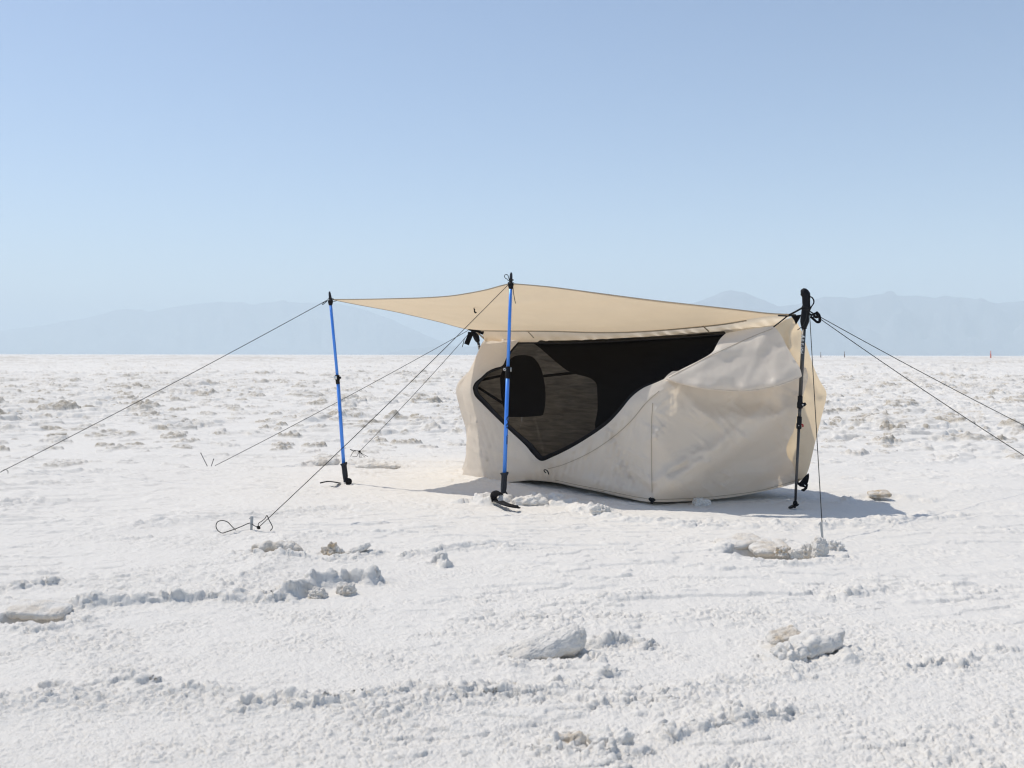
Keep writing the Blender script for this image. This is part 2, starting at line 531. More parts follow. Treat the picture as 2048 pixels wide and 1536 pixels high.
    hk += Ms * Ms * 0.0080 * fade(0.046, rs) * np.sqrt(np.clip(1 - (d / (0.35 + 0.25 * b)) ** 2, 0, 1)) * np.clip(a * 1.6 - 0.6, 0, 1)
    d, a, b = worley(jx / 0.022, jy / 0.022, 2)
    hk += (0.03 + Ms) * 0.0100 * fade(0.022, rs) * np.sqrt(np.clip(1 - (d / 0.62) ** 2, 0, 1)) * (0.15 + 0.85 * a * a)
    d, a, b = worley(jx / 0.012, jy / 0.012, 3)
    hk += (0.20 + 0.55 * sstep(-0.2, 0.4, pn(xs / 0.26, ys / 0.2, 44)) + 0.8 * Ms) * 0.0080 * fade(0.012, rs) * np.sqrt(np.clip(1 - (d / 0.62) ** 2, 0, 1)) * (0.15 + 0.85 * a * a)
    q = rs < 5
    d, a, b = worley(jx[q] / 0.0065, jy[q] / 0.0065, 4)
    hk[q] += (0.75 + 0.5 * Ms[q]) * 0.0042 * fade(0.0075, rs[q]) * np.sqrt(np.clip(1 - (d / 0.62) ** 2, 0, 1)) * (0.2 + 0.8 * a)
    hk += (0.3 + Ms) * (0.007 * fade(0.09, rs) * pn(xs / 0.09, ys / 0.075, 14) + 0.004 * fade(0.03, rs) * pn(xs / 0.03, ys / 0.03, 15))
    grain[k] += hk
    h -= 0.018 * near_tent
    h -= 0.06 * sstep(6.0, 14.0, r) * 0
    return h, dirt, grain

def H(x, y):
    q = ground_height(np.array([x]), np.array([y]))
    return float(q[0][0] + 0.7 * q[2][0])

def build_ground():
    half = R(37.0)
    a = list(np.linspace(-half, half, 1400))
    st = a[1] - a[0]; cur = half; right = []
    while cur < math.pi - 0.06:
        st = min(st * 1.12, R(4)); cur += st; right.append(min(cur, math.pi - 0.01))
    ang = np.array([-q for q in reversed(right)] + a + right)
    r = [0.06, 0.2, 0.4, 0.6, 0.8, 1.0, 1.15, 1.3, 1.4, 1.5, 1.55]
    while r[-1] < 5: r.append(r[-1] * 1.0014)
    while r[-1] < 42: r.append(r[-1] * 1.0019)
    while r[-1] < 400: r.append(r[-1] * 1.008)
    while r[-1] < 15000: r.append(r[-1] * 1.04)
    r = np.array(r)
    A, RR = np.meshgrid(ang, r)
    X = (RR * np.sin(A)).astype(np.float32).ravel(); Y = (RR * np.cos(A)).astype(np.float32).ravel()
    Z, D, G = ground_height(X, Y)
    nr, na = len(r), len(ang)
    # bare brown crust shows on the broken, steep sides of the lumps
    Z2 = Z.reshape(nr, na)
    sl = np.abs(np.gradient(Z2, axis=0) / np.gradient(r)[:, None]).ravel() + np.abs(np.gradient(Z2, axis=1) / (np.gradient(ang)[None, :] * r[:, None])).ravel()
    far = np.repeat(sstep(50, 110, r), na)
    D = np.clip(D * (0.08 + 0.30 * far + 0.72 * sstep(0.25, 1.0, sl)), 0, 1)
    nv = nr * na
    P = np.stack([X, Y, Z], 1).reshape(nr, na, 3).astype(np.float64)
    tr = np.gradient(P, axis=0); ta = np.gradient(P, axis=1)
    nn = np.cross(ta, tr); nn /= np.maximum(np.linalg.norm(nn, axis=2), 1e-9)[:, :, None]
    nn *= np.sign(nn[:, :, 2:3])
    co = (P + nn * G.reshape(nr, na, 1)).reshape(-1, 3).astype(np.float32)
    i = np.arange(nr - 1)[:, None]; j = np.arange(na)[None, :]
    j2 = (j + 1) % na
    quads = np.stack([(i * na + j) + 0 * j2, i * na + j2, (i + 1) * na + j2, (i + 1) * na + j + 0 * j2], -1).reshape(-1, 4).astype(np.int32)
    cap = np.arange(na, dtype=np.int32)[::-1]
    nq = len(quads)
    me = bpy.data.meshes.new("ground")
    me.vertices.add(nv); me.vertices.foreach_set("co", co.ravel())
    loops = np.concatenate([quads[:, ::-1].ravel(), cap[::-1]])
    me.loops.add(len(loops)); me.loops.foreach_set("vertex_index", loops.astype(np.int32))
    me.polygons.add(nq + 1)
    me.polygons.foreach_set("loop_start", np.concatenate([np.arange(nq) * 4, [nq * 4]]).astype(np.int32))
    me.update(calc_edges=True)
    me.shade_smooth()
    at_ = me.attributes.new("dirt", 'FLOAT', 'POINT'); at_.data.foreach_set('value', D.astype(np.float32))
    me.materials.append(M_salt)
    o = bpy.data.objects.new("ground", me); COL.objects.link(o)
    tag(o, "white salt flat with a rough granular crust reaching the horizon", kind="structure")
    return o
build_ground()

# ------------------------------------------------------------------ hills
def hills(prof, dist, depth, label, seed):
    xs = np.linspace(prof[0][0], prof[-1][0], 420)
    yy = np.interp(xs, [p[0] for p in prof], [p[1] for p in prof])
    rows = 40
    V = []
    for k in range(rows):
        t = k / (rows - 1)
        y = dist + (t - 0.45) * depth
        shape = np.interp(t, [0, 0.45, 1], [0, 1, 0.1]) ** 1.2
        for q, (px, py) in enumerate(zip(xs, yy)):
            d = ray(px, 709.4)
            x = d.x / d.y * dist
            hh = (709.4 - py) / F * dist
            lx = x * (y / dist)
            nz = float(N[k, q])
            V.append((lx, y, hh * shape * (1 + nz * (1 - shape) * 1.3) - 3.0 * (1 - shape)))
    return V, rows, len(xs)

def build_hills(prof, dist, depth, label, seed):
    global N
    q, k = np.meshgrid(np.arange(420), np.arange(40))
    N = pn(q / 14.0, k / 6.0, seed) + 0.5 * pn(q / 6.0, k / 3.0, seed + 1)
    rough = 1.2 * pn(np.arange(420) / 9.0, np.zeros(420), seed + 2) + 0.6 * pn(np.arange(420) / 4.0, np.zeros(420), seed + 3)
    xs = np.linspace(prof[0][0], prof[-1][0], 420)
    ys = np.interp(xs, [p[0] for p in prof], [p[1] for p in prof]) + rough * 1.2
    V, nr, nc = hills(list(zip(xs, ys)), dist, depth, label, seed)
    Fc = [(i * nc + j, i * nc + j + 1, (i + 1) * nc + j + 1, (i + 1) * nc + j) for i in range(nr - 1) for j in range(nc - 1)]
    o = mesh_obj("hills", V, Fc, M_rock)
    return tag(o, label, kind="structure")

build_hills([(-700, 690), (-400, 676), (-150, 668), (0, 661), (60, 655), (105, 648), (150, 640), (200, 628), (230, 618), (250, 616), (285, 616), (297, 622),
             (340, 615), (380, 610), (420, 603), (445, 600), (490, 603), (510, 606), (560, 604), (620, 602), (660, 603), (720, 612), (790, 640), (850, 668), (930, 700), (960, 712)],
            9000, 3000, "pale hazy mountain range on the horizon at the left", 41)
build_hills([(760, 708), (830, 697), (880, 693), (945, 692), (1040, 686), (1130, 668), (1220, 646), (1300, 628), (1370, 606), (1400, 596), (1435, 582), (1460, 577),
             (1485, 580), (1515, 594), (1555, 609), (1590, 606), (1630, 594), (1650, 588), (1700, 591), (1750, 585), (1800, 589), (1860, 587), (1868, 590),
             (1890, 586), (1935, 588), (1960, 597), (1990, 601), (2050, 599), (2200, 606), (2500, 622), (2800, 660), (3000, 700)],
            6500, 2400, "blue hazy mountain range with a rounded peak on the horizon at the right", 51)

# ------------------------------------------------------------------ haze
def haze():
    m, nt, out = new_mat("haze")
    v = nd(nt, "ShaderNodeVolumePrincipled")
    v.inputs["Color"].default_value = (0.745, 0.862, 0.93, 1)
    v.inputs["Density"].default_value = 2.85e-4
    v.inputs["Anisotropy"].default_value = 0.0
    nt.links.new(v.outputs[0], out.inputs["Volume"])
    b = MB()
    b.box((0, 0, 250 - 0.7), (Vector((1, 0, 0)), Vector((0, 1, 0)), Vector((0, 0, 1))), (16000, 16000, 250.9))
    o = b.build("haze", m, smooth=False)
    tag(o, "thin blue haze over the salt flat", kind="stuff")
haze()

# ------------------------------------------------------------------ cloth built from measured outlines with real depth
def in_poly(px, py, poly):
    poly = np.asarray(poly); x, y = px, py
    c = np.zeros(len(x), bool); j = len(poly) - 1
    for i in range(len(poly)):
        xi, yi = poly[i]; xj, yj = poly[j]
        if yi != yj:
            c ^= ((yi > y) != (yj > y)) & (x < (xj - xi) * (y - yi) / (yj - yi) + xi)
        j = i
    return c

def tps(ctrl):
    C = np.array(ctrl, float); P = C[:, :2] / 500.0; z = C[:, 2]
    n = len(P)
    def U(d2): return np.where(d2 > 1e-12, d2 * np.log(np.maximum(d2, 1e-12)), 0)
    K = U(((P[:, None] - P[None]) ** 2).sum(-1)) + 1e-4 * np.eye(n)
    A = np.zeros((n + 3, n + 3)); A[:n, :n] = K; A[:n, n] = 1; A[:n, n + 1:] = P; A[n, :n] = 1; A[n + 1:, :n] = P.T
    w = np.linalg.solve(A, np.concatenate([z, np.zeros(3)]))
    def f(x, y):
        Q = np.stack([np.asarray(x, float), np.asarray(y, float)], 1) / 500.0
        return U(((Q[:, None] - P[None]) ** 2).sum(-1)) @ w[:n] + w[n] + Q @ w[n + 1:]
    return f

def outline(*segs, n=5):
    pts = []
    for s in segs:
        c = crom(s, n)
        pts += [tuple(p) for p in c[:-1]]
    return pts

def resample(poly, step):
    P = np.array(poly + [poly[0]]); d = np.r_[0, np.cumsum(np.hypot(*np.diff(P, axis=0).T))]
    n = max(8, int(d[-1] / step)); s = np.linspace(0, d[-1], n, endpoint=False)
    return list(zip(np.interp(s, d, P[:, 0]), np.interp(s, d, P[:, 1])))

def cloth(name, poly, hole, depth, mat, parent, step=4.0, disp=None, solid=0, seed=1):
    rs = random.Random(seed)
    poly = resample(poly, step)
    V = list(poly); E = [(i, (i + 1) % len(poly)) for i in range(len(poly))]
    if hole:
        hp = resample(hole, step); b = len(V); V += hp
        E += [(b + i, b + (i + 1) % len(hp)) for i in range(len(hp))]
    P = np.array(poly)
    gx, gy = np.meshgrid(np.arange(P[:, 0].min(), P[:, 0].max(), step), np.arange(P[:, 1].min(), P[:, 1].max(), step))
    gx = gx.ravel() + np.array([rs.uniform(-.3, .3) * step for _ in range(gx.size)]); gy = gy.ravel() + np.array([rs.uniform(-.3, .3) * step for _ in range(gy.size)])
    ok = in_poly(gx, gy, poly)
    if hole: ok &= ~in_poly(gx, gy, hp)
    B = np.array(V)
    d2 = np.full(len(gx), 1e9)
    for q in B: d2 = np.minimum(d2, (gx - q[0]) ** 2 + (gy - q[1]) ** 2)
    ok &= d2 > (0.55 * step) ** 2
    V += list(zip(gx[ok], gy[ok]))
    vs, es, fs, _, _, _ = delaunay_2d_cdt([Vector(p) for p in V], E, [], 0, 1e-4)
    vs = np.array([(v.x, v.y) for v in vs]); fs = np.array([f for f in fs])
    c = vs[fs].mean(1)
    k = in_poly(c[:, 0], c[:, 1], poly)
    if hole: k &= ~in_poly(c[:, 0], c[:, 1], hp)
    fs = fs[k]
    dz = depth(vs[:, 0], vs[:, 1])
    if disp is not None: dz = dz + disp(vs[:, 0], vs[:, 1])
    W = [tuple(at(x, y, z)) for (x, y), z in zip(vs, dz)]
    # delaunay triangles are counter-clockwise in a y-down picture: flip towards the viewer
    return mesh_obj(name, W, [tuple(int(i) for i in f[::-1]) for f in fs], mat, parent, True, solid=solid)

def crease(x, y, pts, amp, w, one=0.0):
    d = seg_dist(np.asarray(x, np.float32), np.asarray(y, np.float32), pts)
    return -amp * np.exp(-(d / w) ** 2)

def invlerp(x, x0, y0, x1, y1):
    t = (np.asarray(x, float) - x0) / (x1 - x0)
    return 1.0 / ((1 - t) / y0 + t / y1)

YL, YR = 7.05, 5.05          # depth of the two ridge ends
def ridge_y(x): return invlerp(x, 965, YL, 1585, YR)

tent = thing("tent", at(1305, 1003, 5.6) * 1.0, "cream fabric ground tent with stretched awning and black mesh door", "tent")
tent.location.z = 0.0

CTRL = [(965, 661, 7.05), (1100, 662, 6.49), (1200, 664, 6.13), (1300, 661, 5.81), (1440, 648, 5.41), (1585, 632, 5.05),
        (1328, 758, 5.02), (1305, 1003, 5.12), (1310, 880, 5.00), (1490, 783, 4.93), (1400, 776, 4.95), (1618, 752, 5.06), (1592, 870, 5.12),
        (1593, 965, 5.27), (1450, 996, 5.15), (1450, 900, 5.02), (1500, 700, 5.08), (1430, 700, 5.18), (1560, 690, 5.03),
        (1082, 922, 5.70), (1200, 860, 5.33), (1110, 965, 5.78), (1000, 966, 6.1), (1200, 984, 5.42), (930, 958, 6.33), (945, 772, 6.62),
        (1000, 850, 6.16), (935, 855, 6.55), (1013, 715, 6.62), (970, 678, 7.0), (1036, 684, 6.66), (1250, 920, 5.22), (928, 768, 6.75)]
def plane(a, b, c):                           # 1/depth is affine over the picture for a plane
    A = np.array([[a[0], a[1], 1], [b[0], b[1], 1], [c[0], c[1], 1]], float)
    k = np.linalg.solve(A, [1 / a[2], 1 / b[2], 1 / c[2]])
    return lambda x, y: 1.0 / (k[0] * x + k[1] * y + k[2])
CTRL = [c for c in CTRL if not (c[0] > 1190 and c[1] > 690)]
FACETS = [   # taut panels: outline, three points of the plane
    ([(1548, 660), (1612, 742), (1550, 768), (1490, 778), (1400, 768), (1340, 756), (1440, 695)], (1560, 650, 5.06), (1328, 758, 4.98), (1490, 784, 4.93)),
    ([(1330, 792), (1480, 800), (1595, 785), (1540, 830), (1400, 920), (1320, 975)], (1328, 775, 5.00), (1600, 780, 5.05), (1320, 980, 5.05)),
    ([(1592, 850), (1590, 962), (1450, 992), (1345, 996), (1460, 915)], (1590, 815, 5.07), (1312, 994, 5.10), (1593, 965, 5.38)),
    ([(1297, 800), (1290, 985), (1200, 965), (1105, 925), (1180, 885), (1255, 815)], (1308, 1000, 5.11), (1318, 785, 5.00), (1082, 922, 5.72)),
]
for q, a, b, c in FACETS:
    f_ = plane(a, b, c)
    gx, gy = np.meshgrid(np.arange(1080, 1620, 22), np.arange(650, 1000, 22))
    gx, gy = gx.ravel().astype(float), gy.ravel().astype(float)
    m_ = in_poly(gx, gy, q)
    CTRL += [(x, y, f_(x, y)) for x, y in zip(gx[m_], gy[m_])] + [(x, y, f_(x, y)) for x, y in q]
CTRL += [(1305, 1003, 5.11), (1305, 880, 5.03), (1593, 966, 5.37)]
DEP = tps(CTRL)

OPEN_TOP = [(1036, 684), (1070, 684), (1120, 685), (1200, 682), (1300, 677), (1380, 672), (1452, 666)]
OPEN_FLAP = [(1452, 666), (1440, 678), (1432, 692), (1424, 705), (1400, 720), (1360, 740), (1328, 758)]
OPEN_LOW = [(1328, 758), (1310, 766), (1285, 777), (1262, 795), (1240, 822), (1215, 848), (1180, 873), (1140, 897), (1105, 914), (1082, 922),
            (1065, 908), (1050, 890), (1020, 862), (990, 833), (965, 808), (950, 792), (945, 776)]
OPEN_LEFT = [(945, 776), (950, 765), (962, 755), (975, 743), (990, 736), (1005, 731), (1013, 715), (1022, 700), (1036, 684)]
OPENING = outline(OPEN_TOP, OPEN_FLAP, OPEN_LOW, OPEN_LEFT)
LOWX = np.array([p[0] for p in sorted(OPEN_LOW)]); LOWY = np.array([p[1] for p in sorted(OPEN_LOW)])

BOTTOM = [(1593, 966), (1560, 975), (1500, 988), (1450, 996), (1380, 1002), (1305, 1004), (1262, 998), (1200, 984), (1150, 974), (1110, 965), (1060, 961), (1000, 966), (960, 964), (930, 959), (922, 953)]
LEFT = [(922, 953), (931, 935), (936, 925), (932, 900), (934, 872), (936, 852), (943, 838), (940, 828), (930, 812), (925, 790), (924, 768), (934, 750), (948, 722), (962, 690), (970, 678)]

def wall_disp(x, y):
    x = np.asarray(x, float); y = np.asarray(y, float)
    left = sstep(1290, 1180, x)
    d = (0.004 + 0.006 * left) * pn(x / 95.0, y / 80.0, 61) + 0.003 * pn(x / 34.0, y / 40.0, 62) + 0.0012 * pn(x / 13.0, y / 15.0, 63)
    # creases that run with the pull of the cloth
    u, v = x + 1.35 * y, y - 0.75 * x
    d -= 0.010 * np.clip(1 - 4.5 * np.abs(pn(u / 210.0, v / 30.0, 58)), 0, 1) * sstep(-0.2, 0.3, pn(x / 80.0, y / 80.0, 57))
    d -= 0.008 * (1 - 0.8 * sstep(1100, 1000, x)) * np.clip(1 - 4.5 * np.abs(pn((x - 0.5 * y) / 120.0, (y + 0.6 * x) / 26.0, 59)), 0, 1) * sstep(-0.1, 0.4, pn(x / 60.0, y / 60.0, 56))
    # gathers hanging from the mesh door down to the hem
    edge = np.interp(x, LOWX, LOWY)
    below = np.clip((y - edge) / 22.0, 0, 1) * np.clip((1300 - x) / 60.0, 0, 1)
    ph = (x + 0.42 * (y - edge) * np.tanh((x - 1085) / 60.0)) / 2.7
    wob = 2.0 * pn(x / 40.0, y / 90.0, 64)
    d += below * 0.0060 * np.sin(ph + wob) * np.clip(0.7 + 0.8 * pn(x / 80.0, y / 90.0, 65), 0.3, 1.3)
    # long pull creases of the foot panel
    for q, a_, w_ in (([(1335, 768), (1380, 800), (1440, 850)], 0.010, 6), ([(1545, 792), (1470, 860), (1400, 925), (1345, 962)], 0.014, 7), ([(1590, 842), (1500, 900), (1420, 950)], -0.012, 7),
                      ([(1590, 892), (1530, 925), (1470, 940)], 0.011, 6), ([(1472, 792), (1450, 840), (1440, 880)], 0.007, 6), ([(1315, 987), (1380, 962), (1460, 950), (1540, 946)], 0.010, 5),
                      ([(1310, 962), (1345, 935), (1378, 915)], 0.010, 5), ([(1500, 985), (1540, 960), (1585, 948)], -0.010, 6), ([(1560, 800), (1566, 850), (1575, 885)], 0.009, 6),
                      ([(1225, 860), (1240, 910), (1275, 970)], -0.012, 6), ([(1255, 835), (1275, 900), (1296, 960)], 0.011, 6), ([(1205, 875), (1215, 930), (1240, 980)], 0.010, 5), ([(1180, 885), (1185, 940), (1205, 978)], -0.009, 5)):
        d += crease(x, y, q, 1.45 * a_, 1.5 * w_)
    sd = ((x - 1595) * (990 - 795) - (y - 795) * (1330 - 1595)) / np.hypot(195, 265)
    d += 0.060 * sstep(-12, 12, -sd + 10 * pn(x / 60.0, y / 60.0, 54)) * sstep(1315, 1380, x) * 0.6
    # hem: tucked under above the ground
    d += crease(x, y, [(960, 945), (1060, 945), (1120, 952), (1200, 968), (1270, 985)], 0.022, 12)
    d += crease(x, y, [(1060, 966), (1150, 980), (1260, 1003)], -0.05, 8)
    d += crease(x, y, [(1380, 912), (1373, 930), (1338, 948)], -0.012, 5)
    d += crease(x, y, [(1384, 908), (1420, 902)], 0.010, 5)
    d += crease(x, y, [(1262, 938), (1285, 958), (1300, 968)], 0.014, 6)
    d += crease(x, y, [(1268, 950), (1290, 972), (1298, 985)], -0.012, 5)
    d += crease(x, y, [(1335, 775), (1365, 800), (1400, 850)], -0.008, 9)
    d += crease(x, y, [(1520, 955), (1445, 970), (1350, 985)], 0.010, 7)
    d += crease(x, y, [(1595, 915), (1545, 935), (1480, 948)], 0.010, 8)
    d += crease(x, y, [(1235, 870), (1262, 950)], -0.010, 8)
    d += crease(x, y, [(1592, 800), (1500, 858), (1420, 915), (1350, 968)], 0.045, 24)
    d += crease(x, y, [(1588, 872), (1500, 925), (1430, 962)], -0.040, 22)
    d += crease(x, y, [(1350, 800), (1420, 838), (1520, 835)], 0.022, 18)
    # left end
    d += crease(x, y, [(926, 772), (955, 800), (985, 860)], 0.014, 9)
    d += crease(x, y, [(935, 845), (960, 850), (975, 880), (968, 935)], 0.014, 6)
    d += crease(x, y, [(935, 938), (960, 940), (1000, 952)], -0.014, 7)
    d += crease(x, y, [(930, 905), (945, 925)], -0.014, 8)
    return d

wall_poly = outline([(970, 676), (1040, 680)], [(1040, 680), (1036, 684)], [(1036, 684), (1022, 700), (1013, 715), (1005, 731), (990, 736), (975, 743), (962, 755), (950, 765), (945, 776)],
                    list(reversed(OPEN_LOW)), [(1328, 758), (1335, 750), (1345, 742)], [(1345, 742), (1420, 745), (1500, 745), (1580, 735), (1612, 735)],
                    [(1612, 735), (1616, 755), (1610, 778), (1602, 802), (1594, 832), (1588, 860), (1578, 880), (1573, 895), (1575, 912), (1584, 925), (1590, 945), (1593, 966)],
                    BOTTOM, LEFT)
def wall_depth(x, y):
    d = DEP(x, y)
    # under the flap the wall sits further back
    lip = np.interp(x, [1328, 1360, 1400, 1440, 1490, 1540, 1580, 1618], [756, 767, 776, 781, 783, 776, 764, 752])
    return d + 0.060 * np.clip(1 - (np.asarray(y) - lip) / 55.0, 0, 1.4) * sstep(1325, 1420, np.asarray(x, float))
front_wall = cloth("front_wall", wall_poly, None, wall_depth, M_cloth, tent, 3.6, wall_disp)

def seam(pts, off=-0.004, r=0.0016, name="seam", mat=None, dep=None, dsp=None):
    c = np.array(crom(pts, 8))
    z = (dep or wall_depth)(c[:, 0], c[:, 1]) + (dsp or wall_disp)(c[:, 0], c[:, 1]) + off
    b = MB(); b.tube([at(x, y, q) for (x, y), q in zip(c, z)], r, 6)
    return b.build(name, mat or M_hem, tent)
seam([(1318, 782), (1290, 808), (1262, 842), (1225, 875), (1180, 905), (1130, 928), (1095, 938)])
seam([(1305, 806), (1303, 850), (1303, 920), (1304, 985)])
seam([(1590, 962), (1520, 981), (1450, 991), (1380, 997), (1308, 999)])
seam([(1298, 998), (1262, 992), (1200, 979), (1150, 969), (1110, 960)])
# door flap: the upper fold that overlaps the foot panel
flap_poly = outline(OPEN_FLAP, [(1328, 758), (1360, 768), (1400, 777), (1440, 782), (1490, 784), (1540, 777), (1580, 765), (1604, 753)],
                    [(1604, 753), (1600, 737), (1591, 722), (1575, 695), (1562, 670), (1548, 652)], [(1548, 652), (1500, 658), (1452, 666)])
def flap_disp(x, y):
    x = np.asarray(x, float); y = np.asarray(y, float)
    d = -0.012 + 0.003 * pn(x / 70.0, y / 50.0, 71) + 0.002 * pn(x / 28.0, y / 24.0, 72) + 0.0012 * pn(x / 11.0, y / 11.0, 73)
    for k, q in enumerate(((1360, 762), (1420, 772), (1485, 784), (1545, 772), (1590, 745))):
        d += crease(x, y, [(1550, 660), ((1550 + q[0]) / 2 + 8, (660 + q[1]) / 2 + 6), q], 0.0045 * (1 if k % 2 else -0.8), 11)
    d += crease(x, y, [(1530, 670), (1510, 720), (1487, 782)], 0.004, 7)
    lip = np.interp(x, [1328, 1400, 1490, 1580, 1618], [758, 777, 784, 765, 752])
    d -= 0.040 * np.clip(1 - (lip - y) / 70.0, 0, 1) * sstep(1335, 1430, x)
    d -= 0.016 * np.clip(1 - (lip - y) / 16.0, 0, 1) * np.clip((x - 1335) / 60.0, 0, 1) * np.clip((1615 - x) / 60.0, 0, 1)
    return d
cloth("door_flap", flap_poly, None, DEP, M_cloth, tent, 3.2, flap_disp)

seam([(1545, 657), (1500, 675), (1420, 712), (1372, 737), (1338, 755)], -0.003, 0.0013, "seam", None, DEP, flap_disp)
seam([(1332, 757), (1360, 766), (1400, 775), (1440, 780), (1490, 782), (1540, 775), (1580, 763), (1602, 753)], -0.002, 0.0022, "flap_hem", M_cloth, DEP, flap_disp)
# header band under the ridge
band_poly = outline([(962, 657), (1100, 657), (1200, 660), (1300, 657), (1440, 644), (1530, 630), (1588, 627)], [(1588, 627), (1570, 640), (1548, 654)],
                    [(1548, 654), (1500, 661), (1452, 668), (1380, 674), (1300, 679), (1200, 684), (1120, 686), (1070, 686), (1036, 686), (970, 682)], [(970, 682), (966, 670), (962, 657)])
def band_disp(x, y):
    x = np.asarray(x, float); y = np.asarray(y, float)
    t = np.clip((np.asarray(y) - np.interp(x, [965, 1200, 1440, 1585], [661, 664, 648, 630])) / 20.0, 0, 1)
    ph = (x - 1.25 * y) / 5.0
    return 0.012 - 0.03 * t + t * (0.007 * np.sin(ph + 2.5 * pn(x / 45.0, y / 60.0, 66)) * (0.6 + pn(x / 60.0, y / 30.0, 67))) + 0.004 * pn(x / 40.0, y / 18.0, 68)
cloth("header_band", band_poly, None, lambda x, y: ridge_y(x) - 0.02 * (np.asarray(y) - 650) / 20.0, M_thin, tent, 3.0, band_disp)

# foot end panel seen behind the flap, and the rear wall
ctrl_e = [(1588, 632, 5.07), (1560, 650, 5.14), (1603, 660, 5.12), (1625, 725, 5.22), (1652, 788, 5.34), (1640, 840, 5.36), (1622, 920, 5.40), (1612, 955, 5.42),
          (1560, 950, 5.42), (1550, 800, 5.24), (1550, 700, 5.18), (1600, 800, 5.22), (1595, 880, 5.28), (1590, 940, 5.36), (1590, 700, 5.14)]
DEP_E = tps(ctrl_e)
end_poly = outline([(1586, 633), (1594, 645), (1604, 665), (1616, 700), (1628, 735), (1640, 762), (1650, 778), (1653, 788), (1651, 803), (1642, 838), (1632, 878), (1624, 912), (1618, 936), (1612, 952)],
                   [(1612, 952), (1600, 962), (1592, 967)], [(1592, 967), (1570, 960), (1545, 940)], [(1545, 940), (1530, 860), (1535, 760), (1540, 680), (1552, 648)], [(1552, 648), (1570, 640), (1586, 633)])
def end_disp(x, y):
    d = 0.010 * pn(np.asarray(x) / 40.0, np.asarray(y) / 60.0, 81) + 0.004 * pn(np.asarray(x) / 16.0, np.asarray(y) / 22.0, 82)
    d += crease(x, y, [(1592, 640), (1580, 660), (1578, 690)], 0.02, 8)
    d += crease(x, y, [(1600, 760), (1625, 800), (1612, 900)], 0.018, 9)
    d += crease(x, y, [(1610, 730), (1640, 790)], -0.015, 7)
    return d
cloth("end_panel", end_poly, None, DEP_E, M_thin, tent, 3.2, end_disp)

Lt, Rt = at(962, 661, YL + 0.01), at(1588, 632, YR + 0.01)
def grid_surface(name, rows, mat, parent, nu=48, nv=10, wr=0.0, seed=0, thick=0):
    """rows: list of (left point, right point) from top to bottom"""
    cl = crom([tuple(a) for a, b in rows], nv); cr = crom([tuple(b) for a, b in rows], nv)
    V = []; Fc = []
    nrm = (Vector(rows[0][1]) - Vector(rows[0][0])).cross(Vector(rows[-1][0]) - Vector(rows[0][0])).normalized()
    for i, (a, b) in enumerate(zip(cl, cr)):
        for j in range(nu + 1):
            t = j / nu
            p = Vector(a) * (1 - t) + Vector(b) * t
            w = wr * float(pn(np.array([t * 9]), np.array([i * 0.5]), seed)[0] + 0.5 * pn(np.array([t * 25]), np.array([i * 0.35]), seed + 1)[0])
            edge = min(1, 6 * t, 6 * (1 - t), i / 3.0)
            V.append(tuple(p + nrm * w * edge))
    n = nu + 1
    for i in range(len(cl) - 1):
        for j in range(nu):
            Fc.append((i * n + j, i * n + j + 1, (i + 1) * n + j + 1, (i + 1) * n + j))
    return mesh_obj(name, V, Fc, mat, parent, True, solid=thick)

RMl, RMr = Vector((0.10, 7.24, 0.50)), at(1652, 788, 5.35)
RFl, RFr = Vector((0.02, 7.02, -0.01)), at(1612, 952, 5.43)
Rt0, RMr0 = Rt, RMr
Rt, RMr = at(1520, 650, 5.34), at(1540, 780, 5.72)
grid_surface("rear_wall", [(Lt, Rt), ((Lt + RMl) / 2 + Vector((0.02, 0.0, 0.0)), (Rt + RMr) / 2 + Vector((0.0, 0.0, 0.02))), (RMl, RMr), ((RMl + RFl) / 2, (RMr + RFr) / 2), (RFl, RFr)], M_cloth, tent, 60, 10, 0.03, 91)

# left end wall, bulging past the front wall
fl = [at(x, y, float(DEP(np.array([x]), np.array([y]))[0]) + 0.05) for x, y in ((976, 680), (956, 724), (933, 768), (950, 825), (945, 862), (944, 925), (930, 953))]
ol = [at(x, y, z) for x, y, z in ((973, 676, 7.1), (952, 727, 7.0), (914, 770, 6.92), (920, 818, 6.86), (932, 862, 6.8), (931, 915, 6.7), (915, 957, 6.55))]
rl = [Lt, (Lt + RMl) / 2, RMl, (RMl * 2 + RFl) / 3, (RMl + RFl) / 2, (RMl + RFl * 3) / 4, RFl]
V = []; nrow = 0
cf, co_, cr = crom([tuple(p) for p in fl], 8), crom([tuple(p) for p in ol], 8), crom([tuple(p) for p in rl], 8)
for k in range(len(cf)):
    c = [cf[k] + (co_[k] - cf[k]) * (q / 8.0) for q in range(8)] + [co_[k] + (cr[k] - co_[k]) * (q / 16.0) for q in range(17)]
    for q, p in enumerate(c):
        w = 0.014 * float(pn(np.array([k / 5.0]), np.array([q / 5.0]), 95)[0]) * (min(1, q / 3.0) if q < 6 else max(0, min(1, (q - 9) / 4.0)))
        V.append((p[0] + w, p[1] + w, p[2]))
    nrow = len(c)
mesh_obj("end_wall", V, [(i * nrow + j, i * nrow + j + 1, (i + 1) * nrow + j + 1, (i + 1) * nrow + j) for i in range(len(cf) - 1) for j in range(nrow - 1)], M_cloth, tent)

